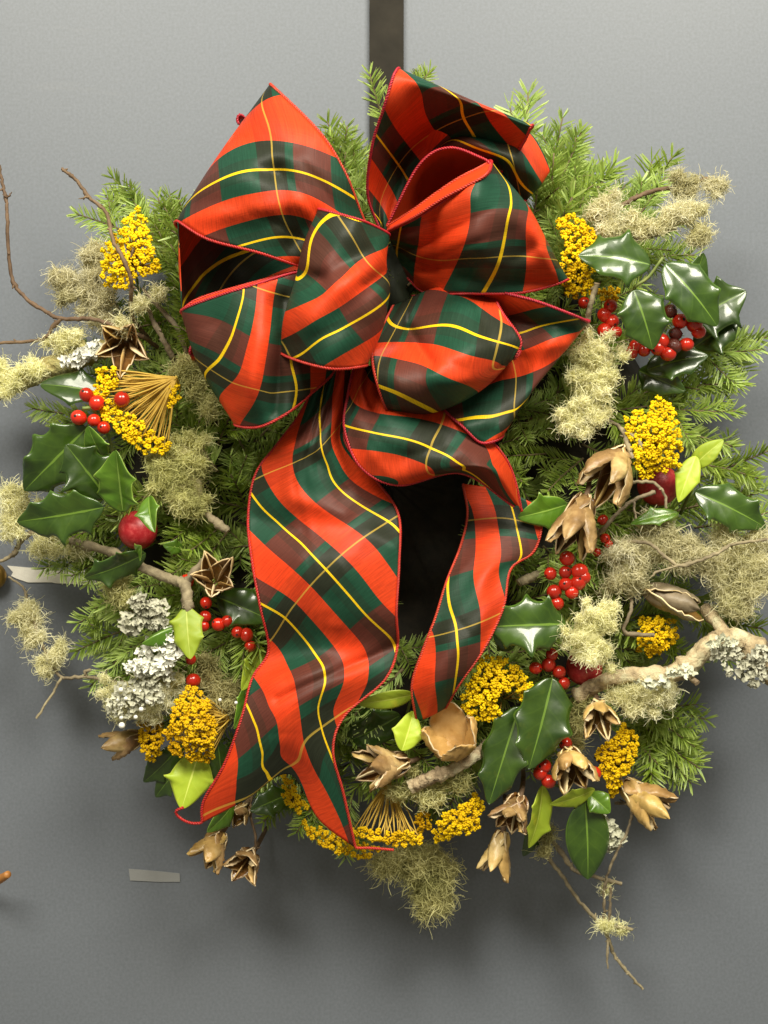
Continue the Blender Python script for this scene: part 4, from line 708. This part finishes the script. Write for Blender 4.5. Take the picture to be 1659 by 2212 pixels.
def yarrow(label, poly, h, conv=None, seed=0, dome=.012, tilt=(0, 0), fr=3.0, gap=10):
    rng = np.random.default_rng(2100 + seed); xs = [p[0] for p in poly]; ys = [p[1] for p in poly]; cx, cy = np.mean(xs), np.mean(ys); rad = max(max(xs) - min(xs), max(ys) - min(ys)) / 2
    if conv is None: conv = (cx + tilt[0] * 300, cy + tilt[1] * 300 + 20, max(h - .06, .03))
    root = thing('yarrow_head', label, 'flower', at(*conv), 'dried yellow yarrow heads')
    C = []
    for _ in range(2500):
        x, y = rng.uniform(min(xs), max(xs)), rng.uniform(min(ys), max(ys))
        if inside(poly, x, y) and all((x - a) ** 2 + (y - b) ** 2 > gap * gap for a, b, _ in C):
            rr = math.hypot(x - cx, y - cy) / rad; C.append((x, y, h + dome * (1 - rr * rr) + (x - cx) / rad * tilt[0] * .03 + (y - cy) / rad * tilt[1] * .03 + rng.uniform(-.0022, .0022)))
    VV = []; FF = []; off = 0; st = Bag(); cv = np.array(at(*conv))
    for k, (x, y, z) in enumerate(C):
        c = np.array(at(x, y, z)); m = rng.integers(16, 24)
        for j in range(m):
            a = rng.uniform(0, 6.28); r = gap * .62 * math.sqrt(rng.uniform(0, 1)) * S
            p = c + np.array([r * math.cos(a), -(.0026 * (1 - (r / (gap * S)) ** 2)) + rng.uniform(-.001, .001), r * math.sin(a)])
            V = IV0 * fr * S * rng.uniform(.7, 1.1) * (1 + .12 * rng.normal(size=(12, 1))) + p
            VV.append(V); FF.append(IF0 + off); off += len(V)
        mid = cv * .45 + c * .55 + rng.normal(size=3) * .002 + np.array([0, .004, 0]); P = crom([cv + rng.normal(size=3) * .0006, mid, c], 7); st.tube(P, np.linspace(.0009, .00042, 7), 4)
    o = new_obj('florets', np.vstack(VV), np.vstack(FF), M['floret'], root); o['kind'] = 'stuff'
    st.build('stalks', M['stalk'], root)
    return root
yarrow('yellow yarrow head crossed by a bare brown twig', [(297, 450), (318, 480), (330, 530), (345, 585), (300, 600), (277, 622), (235, 622), (222, 600), (225, 530), (262, 490)], .092, seed=1)
yarrow('yellow yarrow head turned sideways with its fan of stalks showing', [(212, 802), (245, 793), (258, 830), (236, 850), (248, 880), (290, 898), (330, 935), (368, 955), (362, 975), (330, 985), (300, 972), (262, 935), (222, 905), (203, 865)], .105, conv=(378, 818, .118), seed=2, dome=.004)
yarrow('small yellow yarrow sprig tucked beside the fanned yarrow stalks', [(366, 835), (384, 830), (386, 862), (368, 878)], .11, conv=(380, 815, .112), seed=3, dome=.002)
yarrow('yellow yarrow head between the bow and the glossy holly leaf', [(1203, 480), (1233, 464), (1263, 474), (1306, 544), (1306, 570), (1275, 590), (1286, 634), (1226, 643), (1212, 600), (1209, 571), (1222, 530)], .098, seed=4)
yarrow('small yellow yarrow piece peeping below the holly leaf', [(1290, 625), (1336, 625), (1330, 650), (1300, 655)], .092, seed=5, dome=.003)
yarrow('large golden yarrow head leaning over a red ball', [(1419, 853), (1453, 885), (1469, 953), (1467, 1007), (1445, 1015), (1423, 1020), (1389, 1043), (1373, 1007), (1363, 953), (1346, 907), (1373, 890), (1395, 892)], .105, seed=6, dome=.016)
yarrow('golden yarrow head shaded beneath the closed brown pod', [(1379, 1335), (1456, 1335), (1461, 1385), (1413, 1419), (1376, 1405)], .078, seed=7)
yarrow('yellow yarrow head beside the end of the narrow tail', [(997, 1500), (1020, 1460), (1040, 1420), (1080, 1418), (1130, 1447), (1153, 1490), (1130, 1515), (1113, 1483), (1085, 1495), (1073, 1517), (1082, 1547), (1063, 1558), (1030, 1552), (1000, 1530)], .10, seed=8)
yarrow('yellow yarrow head hanging between two brown opened pods', [(1346, 1565), (1379, 1589), (1376, 1619), (1359, 1659), (1339, 1695), (1323, 1720), (1293, 1649), (1289, 1619), (1319, 1602)], .082, seed=9, fr=3.0)
yarrow('yellow yarrow head under the glinting lichen beside the broad tail', [(400, 1485), (433, 1489), (450, 1519), (467, 1562), (457, 1642), (413, 1645), (373, 1625), (357, 1579), (377, 1519)], .098, conv=(496, 1550, .085), seed=10, dome=.016)
yarrow('narrow mustard yarrow head beside the pod that points sideways', [(300, 1562), (350, 1552), (353, 1612), (327, 1650), (307, 1615)], .072, seed=11)
yarrow('upturned yarrow head with straight stalks above the ribbon tip', [(758, 1786), (830, 1794), (907, 1800), (913, 1817), (877, 1828), (803, 1812), (763, 1799)], .098, conv=(838, 1690, .085), seed=12, dome=.003, gap=10)
yarrow('yellow yarrow head below the silvery bark stick', [(937, 1790), (960, 1760), (1007, 1733), (1030, 1713), (1042, 1740), (1030, 1793), (987, 1803), (943, 1818)], .095, seed=13)
yarrow('tiny yarrow tuft between the straight stalks and the bark stick', [(897, 1760), (922, 1752), (930, 1785), (906, 1795)], .088, seed=14, dome=.003)
yarrow('yarrow head peeping through the swallow-tail notch', [(612, 1672), (632, 1685), (665, 1745), (640, 1756), (616, 1725)], .088, seed=15, dome=.004)
yarrow('yarrow head half hidden beneath the lower ribbon tip', [(655, 1775), (700, 1790), (760, 1815), (818, 1832), (792, 1855), (720, 1840), (672, 1815)], .078, seed=16, dome=.004)

# ------------------------------------------------------------------ holly
def sphere_vf(c, r, n1=10, n2=16, jit=0, rng=None, squash=(1, 1, 1)):
    V = []
    for i in range(n1 + 1):
        a = math.pi * i / n1
        for k in range(n2):
            b = 2 * math.pi * k / n2; q = r * (1 + (jit * rng.normal() if rng is not None and 0 < i < n1 else 0)); V.append((c[0] + q * squash[0] * math.sin(a) * math.cos(b), c[1] - q * squash[1] * math.cos(a), c[2] + q * squash[2] * math.sin(a) * math.sin(b)))
    return V, [[i * n2 + k, (i + 1) * n2 + k, (i + 1) * n2 + (k + 1) % n2, i * n2 + (k + 1) % n2] for i in range(n1) for k in range(n2)]
V, F = sphere_vf((0, 0, 0), 1.0); bo = new_obj('berry', V, F, M['berry']); BERRY = bo.data; bpy.data.objects.remove(bo)
V, F = sphere_vf((0, 0, 0), 1.0, 8, 12, .06, RNG); bo = new_obj('berry', V, F, M['berry_dark']); BERRYD = bo.data; bpy.data.objects.remove(bo)
V = []; 
for r, y in ((.20, -.975), (.13, -1.02), (.04, -1.0)):
    for k in range(8): a = 2 * math.pi * k / 8; V.append((r * math.cos(a), y, r * math.sin(a)))
F = [[i * 8 + k, i * 8 + (k + 1) % 8, (i + 1) * 8 + (k + 1) % 8, (i + 1) * 8 + k] for i in range(2) for k in range(8)] + [[16 + k for k in range(8)]]
bo = new_obj('calyx', V, F, M['calyx']); CALYX = bo.data; bpy.data.objects.remove(bo)
def berry(parent, px, py, h, r=15.5, dark=False, node=None):
    o = bpy.data.objects.new('berry', BERRYD if dark else BERRY); col.objects.link(o); o.parent = parent
    o.location = at(px, py, h) - parent.location; r *= random.uniform(.86, 1.1); o.scale = (r * S, r * S * random.uniform(.95, 1.12), r * S * random.uniform(.94, 1.06)); o.rotation_euler = (random.uniform(-1.3, 1.3), random.uniform(0, 6), random.uniform(-1.5, 1.5))
    c = bpy.data.objects.new('calyx', CALYX); col.objects.link(c); c.parent = o
    return o
def leaf(parent, base, tip, width, mat='holly', roll=0, fold=.25, curl=.12, spines=3, spike=.22, wave=.10, tuck=0.0, twist=0.0):
    b, t = np.array(at(*base)), np.array(at(*tip)); ax = t - b; L = np.linalg.norm(ax); ax /= L
    n0 = np.array([0, -1.0, 0.0]); n0 = n0 - ax * n0.dot(ax); n0 /= np.linalg.norm(n0)
    s0 = np.cross(ax, n0)
    nv, nu = 41, 13; W = width * .94 * S / 2
    v = np.linspace(0, 1, nv); u = np.linspace(-1, 1, nu)
    prof = np.sin(math.pi * np.clip(v, 0, 1) ** .82) ** .72; prof[0] = .04; prof[-1] = .0
    G = np.zeros((nv, nu, 3)); UV = np.zeros((nv, nu, 2))
    rng = np.random.default_rng(int(abs(base[0] * 13 + tip[1] * 7)))
    for side in (-1, 1):
        off = rng.uniform(-.04, .04); vs = [(k + .75) / (spines + .6) + off + rng.uniform(-.06, .06) for k in range(spines)] if spines else []
        sc = np.ones(nv)
        if spines:
            for k in range(len(vs)):
                sc += spike * rng.uniform(.35, 1.45) * np.clip(1 - np.abs(v - vs[k]) / rng.uniform(.06, .1), 0, 1) ** 1.6
            sc *= 1 - .16 * np.abs(np.sin(math.pi * (v - vs[0]) * (spines + .6))) ** 1.0
        lift = np.zeros(nv)
        for k, q in enumerate(vs): lift += (1 if (k + (side > 0)) % 2 else -.6) * np.exp(-((v - q) / .07) ** 2)
        for j in range(nu):
            if (u[j] < 0) != (side < 0) and u[j] != 0: continue
            a = abs(u[j]); wx = u[j] * W * prof * sc
            z = fold * a * W * prof + curl * L * np.sin(math.pi * v) * .6 - tuck * L * v ** 2 + wave * W * 2 * lift * a ** 2 - .18 * W * a ** 3 * prof
            ang = roll + twist * (v - .5); cs, sn = np.cos(ang), np.sin(ang)
            sv = s0[None] * cs[:, None] + n0[None] * sn[:, None]; nn = n0[None] * cs[:, None] - s0[None] * sn[:, None]
            G[:, j] = b + ax[None] * (v * L)[:, None] + sv * wx[:, None] + nn * z[:, None]
            UV[:, j, 0] = u[j]; UV[:, j, 1] = v
    G[..., 1] = np.minimum(G[..., 1], -.004)
    o = new_obj('leaf', G.reshape(-1, 3), grid_faces(nv, nu), M[mat], parent, uv=UV.reshape(-1, 2))
    md = o.modifiers.new('thickness', 'SOLIDIFY'); md.thickness = .0006; md.offset = -1
    return o
def stem(parent, pts, r0=3.2, r1=4.0):
    b = Bag(); P = crom(atn(pts), 14); b.tube(P, np.linspace(r0, r1, 14) * S, 7); return b.build('stem', M['holly_stem'], parent)
G1 = None
h1 = thing('holly_sprig', 'glossy dark holly sprig with berries below the fluffy pale lichen', 'holly', at(1400, 640, .05))
stem(h1, [(1432, 556, .135), (1400, 600, .13), (1369, 625, .125), (1380, 680, .09), (1400, 740, .05)])
leaf(h1, (1405, 572, .128), (1249, 552, .125), 118, roll=-.25, spines=2, spike=.30, curl=.14)
leaf(h1, (1436, 570, .120), (1550, 705, .118), 122, roll=.15, spines=2, spike=.10, curl=.12)
leaf(h1, (1369, 626, .128), (1410, 755, .125), 118, roll=.05, spines=2, spike=.14, curl=.12)
leaf(h1, (1480, 700, .085), (1612, 628, .09), 130, roll=.2, spines=2, spike=.42, curl=.05)
leaf(h1, (1480, 640, .085), (1520, 546, .095), 70, roll=-.3, spines=1, spike=.2)
leaf(h1, (1500, 750, .08), (1598, 685, .085), 96, roll=.2, spines=2, spike=.22)
leaf(h1, (1395, 800, .085), (1530, 768, .09), 92, roll=.4, spines=2, spike=.15)
leaf(h1, (1380, 800, .075), (1480, 845, .09), 80, roll=-.2, spines=2, spike=.2)
for x, y, d in [(1509, 717, 0), (1429, 737, 0), (1483, 744, 0), (1443, 764, 0), (1469, 694, 0), (1449, 672, 1), (1459, 721, 1), (1456, 747, 1), (1306, 714, 0), (1319, 661, 0), (1306, 681, 0), (1262, 654, 0), (1330, 717, 0), (1373, 747, 0), (1391, 757, 0), (1363, 762, 0), (1322, 694, 0), (1500, 700, 0), (1421, 752, 0)]:
    berry(h1, x, y, .105 if x > 1415 else .10, 16.5 if x > 1400 else 15, d)
h2 = thing('holly_sprig', 'large holly sprig with broad leaves and berries below the mossy branch', 'holly', at(180, 1000, .05))
leaf(h2, (222, 850, .09), (86, 830, .085), 92, roll=-.5, spines=1, spike=.12, curl=.08)
leaf(h2, (190, 922, .105), (52, 1060, .09), 135, roll=.15, spines=3, spike=.2, curl=.10)
leaf(h2, (232, 1075, .10), (142, 960, .115), 120, roll=-.2, spines=3, spike=.24, curl=.06)
leaf(h2, (224, 1096, .11), (36, 1127, .10), 112, roll=.2, spines=3, spike=.26, curl=.10)
leaf(h2, (266, 1106, .105), (250, 972, .125), 100, 'holly_mid', roll=.35, spines=2, spike=.3, fold=.6, curl=.0)
leaf(h2, (225, 990, .10), (190, 920, .12), 60, 'holly_mid', roll=.3, spines=1, spike=.2)
leaf(h2, (322, 1072, .125), (334, 1150, .14), 56, 'holly_mid', roll=-.4, spines=1, spike=.15, fold=.5)
leaf(h2, (315, 1195, .10), (182, 1248, .10), 74, 'holly', roll=.5, spines=2, spike=.35, wave=.25)
leaf(h2, (300, 1200, .10), (305, 1180, .12), 40, 'holly_mid', roll=.5, spines=1)
leaf(h2, (395, 1185, .09), (352, 1178, .10), 36, 'holly_mid', spines=1)
stem(h2, [(178, 882, .115), (205, 888, .11), (240, 960, .09), (265, 1110, .09)], 4, 4)
for x, y in [(187, 853), (209, 870), (170, 902), (203, 908), (224, 924), (263, 863)]: berry(h2, x, y, .112, 16)
h3 = thing('holly_sprig', 'holly sprig with lime leaf and berry string beside the broad tail', 'holly', at(440, 1350, .05))
leaf(h3, (402, 1310, .115), (411, 1424, .125), 78, 'holly_lime', roll=-.1, spines=2, spike=.2, curl=.05, fold=.1)
leaf(h3, (384, 1352, .115), (306, 1390, .12), 44, 'holly_mid', roll=-.6, spines=0, fold=-.9, curl=.14)
leaf(h3, (470, 1290, .085), (585, 1340, .09), 98, 'holly', roll=.2, spines=1, spike=.1)
leaf(h3, (565, 1395, .085), (522, 1492, .10), 62, 'holly_lime', roll=.5, spines=1, spike=.1)
leaf(h3, (545, 1460, .08), (506, 1575, .095), 52, 'holly_mid', roll=.6, spines=1)
stem(h3, [(400, 1300, .10), (430, 1330, .08), (480, 1350, .06), (550, 1380, .05)])
for x, y in [(490, 1342), (472, 1349), (513, 1366), (533, 1372), (541, 1396), (443, 1332), (440, 1352), (404, 1255), (412, 1424), (417, 1470), (445, 1302)]: berry(h3, x, y, .095, 14.5)
h4 = thing('holly_sprig', 'holly sprig with one flat lime leaf under the yarrow and tail end', 'holly', at(420, 1660, .04))
leaf(h4, (430, 1625, .09), (392, 1748, .095), 104, 'holly_lime', roll=.1, spines=1, spike=.24, curl=.02, fold=.08)
leaf(h4, (395, 1605, .07), (310, 1690, .065), 72, 'holly', roll=.3, spines=2, spike=.2)
leaf(h4, (395, 1650, .07), (336, 1722, .06), 62, 'holly', roll=-.2, spines=2, spike=.2)
leaf(h4, (470, 1600, .08), (478, 1720, .075), 60, 'holly', roll=.4, spines=2)
leaf(h4, (505, 1735, .07), (447, 1798, .085), 56, 'holly_mid', roll=.5, spines=1, spike=.2)
leaf(h4, (625, 1715, .06), (540, 1752, .075), 70, 'holly', roll=-.2, spines=2, spike=.2)
stem(h4, [(430, 1630, .085), (470, 1660, .06), (540, 1700, .05), (620, 1710, .05)])
h5 = thing('holly_sprig', 'holly sprig with two lime leaves between the ribbon tails', 'holly', at(850, 1560, .05))
leaf(h5, (895, 1500, .10), (772, 1521, .105), 46, 'holly_lime', roll=.35, spines=0, curl=.06)
leaf(h5, (865, 1545, .08), (740, 1605, .08), 92, 'holly', roll=.2, spines=2, spike=.15)
leaf(h5, (868, 1622, .115), (893, 1536, .105), 72, 'holly_lime', roll=-.2, spines=1, spike=.1, fold=.3)
leaf(h5, (840, 1540, .075), (760, 1560, .075), 60, 'holly', roll=-.2, spines=1)
stem(h5, [(890, 1505, .095), (880, 1540, .08), (868, 1600, .07)])
h6 = thing('holly_sprig', 'biggest upright holly leaves with berries beside the tan cup pod', 'holly', at(1150, 1600, .05))
leaf(h6, (1194, 1464, .105), (1142, 1662, .115), 140, 'holly', roll=.1, spines=3, spike=.12, curl=.06)
leaf(h6, (1122, 1526, .105), (1056, 1738, .11), 112, 'holly', roll=-.15, spines=3, spike=.14, curl=.05)
stem(h6, [(1194, 1462, .10), (1180, 1440, .08), (1190, 1420, .06)])
for x, y in [(1157, 1443), (1185, 1436), (1208, 1452), (1218, 1476), (1192, 1414), (1167, 1670), (1185, 1688), (1222, 1607), (1283, 1671), (1175, 1655)]: berry(h6, x, y, .10, 15)
h7 = thing('holly_sprig', 'spiny holly leaf with a bunch of red berries beside the narrow tail', 'holly', at(1200, 1290, .05))
leaf(h7, (1222, 1348, .115), (1050, 1354, .12), 128, 'holly', roll=-.15, spines=3, spike=.22, curl=.10, wave=.14)
leaf(h7, (1225, 1090, .10), (1118, 1118, .105), 78, 'holly_mid', roll=.2, spines=1, spike=.3, curl=.10)
leaf(h7, (1110, 1400, .09), (1065, 1368, .10), 50, 'holly', spines=1)
stem(h7, [(1222, 1348, .11), (1240, 1310, .08), (1245, 1200, .06), (1225, 1095, .08)])
for x, y in [(1189, 1239), (1221, 1236), (1252, 1234), (1197, 1279), (1235, 1279), (1203, 1304), (1249, 1259), (1225, 1206), (1261, 1247), (1289, 1193), (1302, 1123), (1307, 1163), (1315, 1176), (1222, 1262)]: berry(h7, x, y, .112 if x < 1270 else .09, 16 if x < 1270 else 11)
h8 = thing('holly_sprig', 'holly sprig with curled lime leaf beside the golden yarrow and red ball', 'holly', at(1500, 1060, .05))
leaf(h8, (1494, 1010, .10), (1563, 950, .11), 48, 'holly_lime', roll=.3, spines=0, curl=.12)
leaf(h8, (1503, 985, .105), (1466, 1085, .11), 58, 'holly_lime', roll=-.3, spines=1, spike=.08)
leaf(h8, (1500, 1062, .10), (1655, 1140, .095), 104, 'holly', roll=.2, spines=2, spike=.2, curl=.10, wave=.2)
leaf(h8, (1465, 1108, .10), (1362, 1132, .10), 42, 'holly_mid', roll=-.5, spines=1)
stem(h8, [(1500, 995, .10), (1495, 1050, .08), (1470, 1110, .06)])
h9 = thing('holly_sprig', 'hanging holly leaves below the shiny opened pod', 'holly', at(1230, 1720, .05))
leaf(h9, (1264, 1728, .085), (1270, 1900, .08), 104, 'holly', roll=.1, spines=0, curl=.08, fold=.2)
leaf(h9, (1272, 1715, .085), (1318, 1756, .09), 62, 'holly_mid', roll=.2, spines=1, spike=.1)
leaf(h9, (1285, 1705, .085), (1188, 1738, .09), 46, 'holly_lime', roll=.3, spines=1)
leaf(h9, (1172, 1696, .085), (1142, 1832, .085), 66, 'holly_lime', roll=.5, spines=2, spike=.2, fold=.5)
leaf(h9, (1165, 1780, .065), (1130, 1850, .06), 46, 'holly', roll=.2, spines=1)
stem(h9, [(1172, 1696, .08), (1215, 1700, .06), (1264, 1728, .08)])

# ------------------------------------------------------------------ red balls
for lab, x, y, r in [('red ball ornament under a small curled leaf by the large holly sprig', 298, 1145, 43), ('red ball ornament half covered by the golden yarrow head', 1422, 1048, 46), ('red ball ornament capped by a crisp lichen tuft', 1262, 1442, 40)]:
    root = thing('red_ball', lab, 'ornament', at(x, y, .08), 'red ball ornaments')
    V, F = sphere_vf((0, 0, 0), r * S, 20, 32); new_obj('ball', np.array(V) + np.array(root.location), F, M['ball'], root)
    V, F = tube_vf(np.array([(0, r * S * .9, 0), (0, r * S * 1.02, 0), (0.001, r * S * 1.5, 0.002)]), np.array([.004, .004, .0008]), 10); new_obj('pick', np.array(V) + np.array(root.location), F, M['twig'], root)

# ------------------------------------------------------------------ seed pods
def pod(label, base, tip, spread, n=5, width=26, spin=0.0, bulge=.22, outer='pod_out', inner='pod_in', curl=0.0, stalk=True, jit=.15, seed=0, tipw=.75, cup=.85):
    rng = np.random.default_rng(2600 + seed); b, t = np.array(at(*base)), np.array(at(*tip)); ax = t - b; L = np.linalg.norm(ax); ax /= L
    root = thing('seed_pod', label, 'seed pod', Vector(b), 'dried brown seed pods')
    e1 = np.cross(ax, [0.2, .9, .4]); e1 /= np.linalg.norm(e1); e2 = np.cross(ax, e1)
    nv, nu = 18, 9; tt = np.linspace(0, 1, nv); ss = np.linspace(-1, 1, nu)
    for k in range(n):
        an = spin + 2 * math.pi * (k + rng.uniform(-jit, jit) * .6) / n; rd = e1 * math.cos(an) + e2 * math.sin(an); tg = np.cross(ax, rd)
        sp = spread * rng.uniform(.8, 1.2); lk = L * rng.uniform(.88, 1.08); W = width * S * .5 * rng.uniform(.85, 1.15)
        r = bulge * L * np.sin(math.pi * np.clip(tt * .85, 0, 1)) + sp * lk * tt ** 1.7 + curl * lk * np.clip(tt - .7, 0, 1) ** 2 * 3
        wd = W * (np.sin(math.pi * np.clip(.06 + tt * .94, 0, 1) ** tipw) ** .75 + .10 * (1 - tt))
        G = np.zeros((nv, nu, 3))
        for j, s in enumerate(ss):
            rr = np.maximum(r - cup * wd * (s * s) * (1.0), -.2 * W) + .05 * W * rng.normal(size=nv) + .10 * W * math.sin(3 * s + k) * np.sin(5 * tt + k)
            G[:, j] = b + ax[None] * (tt * lk * (1 - .25 * sp))[:, None] + rd[None] * rr[:, None] + tg[None] * (wd * s)[:, None]
        G[..., 1] = np.minimum(G[..., 1], -.004)
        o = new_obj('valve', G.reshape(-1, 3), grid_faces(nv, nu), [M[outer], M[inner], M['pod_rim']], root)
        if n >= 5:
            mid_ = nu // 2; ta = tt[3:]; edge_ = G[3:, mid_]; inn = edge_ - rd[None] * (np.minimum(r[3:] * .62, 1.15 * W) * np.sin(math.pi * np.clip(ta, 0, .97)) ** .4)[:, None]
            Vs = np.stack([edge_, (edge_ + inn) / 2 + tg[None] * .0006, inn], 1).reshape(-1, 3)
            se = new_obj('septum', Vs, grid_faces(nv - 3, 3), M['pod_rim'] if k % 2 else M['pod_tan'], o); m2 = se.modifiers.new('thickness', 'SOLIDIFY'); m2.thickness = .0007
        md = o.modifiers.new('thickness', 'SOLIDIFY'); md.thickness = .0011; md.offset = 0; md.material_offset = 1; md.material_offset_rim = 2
    if stalk:
        bg = Bag(); bg.tube(crom([b + ax * L * .08, b - ax * .006, b - ax * .014 + np.array([0, .012, 0]), b - ax * .02 + np.array([0, .035, 0])], 10), np.linspace(.0024, .0016, 10), 7); bg.build('stalk', M['twig'], root)
    return root
pod('dark opened pod above the fanned yarrow stalks', (275, 735, .085), (255, 758, .118), .50, 5, 50, .3, seed=1)
pod('star shaped opened pod beside the knobby branch end', (466, 1262, .085), (462, 1238, .115), .40, 5, 46, .5, seed=2, inner='pod_in')
pod('brown pod with closed fingers pointing sideways under the glinting lichen', (305, 1590, .07), (222, 1620, .07), .24, 4, 42, .6, bulge=.24, seed=3, outer='pod_out')
pod('brown hanging pod with shiny shells below the curled ribbon corner', (480, 1797, .072), (432, 1870, .085), .34, 5, 48, .2, bulge=.26, seed=4, outer='pod_tan')
pod('lowest hanging open pod at the end of a dark stem', (545, 1842, .066), (512, 1888, .090), .42, 5, 48, .9, seed=5)
pod('dark small pod tucked behind the broad tail end', (530, 1740, .06), (508, 1778, .075), .35, 4, 30, .4, seed=6)
pod('brown pod splayed open beside the broad tail', (880, 1645, .105), (775, 1668, .122), .42, 6, 50, .35, bulge=.18, seed=7)
pod('smooth tan cup shaped pod under the narrow tail', (993, 1632, .10), (962, 1552, .125), .34, 4, 78, .35, bulge=.34, outer='pod_cup', inner='pod_cup', seed=8, cup=.45, jit=.05, tipw=1.3)
pod('brown open pod facing down beside the big holly leaves', (1122, 1722, .10), (1097, 1788, .118), .42, 6, 50, .1, seed=9)
pod('brown pod with long fingers hanging lowest at the wreath foot', (1086, 1795, .085), (1063, 1895, .088), .33, 5, 42, .5, bulge=.16, seed=10, outer='pod_tan')
pod('shiny opened pod over red berries above the hanging holly leaf', (1226, 1622, .105), (1246, 1692, .130), .32, 6, 48, .2, bulge=.34, seed=11, outer='pod_tan')
pod('opened pod below the stout arching branch', (1290, 1518, .10), (1297, 1574, .125), .32, 5, 42, .6, bulge=.28, seed=12, outer='pod_tan')
pod('large tan pod pointing away beside the hanging yarrow head', (1345, 1690, .075), (1442, 1772, .085), .32, 5, 60, .9, bulge=.24, seed=13, outer='pod_tan')
pod('brown pod nodding under fuzzy lichen beside the golden yarrow', (1348, 970, .11), (1288, 1062, .135), .24, 5, 54, .2, bulge=.30, seed=14)
pod('brown pod with pale edged fingers above the berry bunch', (1266, 1072, .12), (1222, 1205, .14), .26, 5, 58, .55, bulge=.20, seed=15)
pod('closed grey brown pod lying over the shaded golden yarrow', (1392, 1272, .09), (1522, 1322, .10), .05, 3, 60, 1.2, bulge=.20, outer='pod_grey', seed=16, tipw=.9)
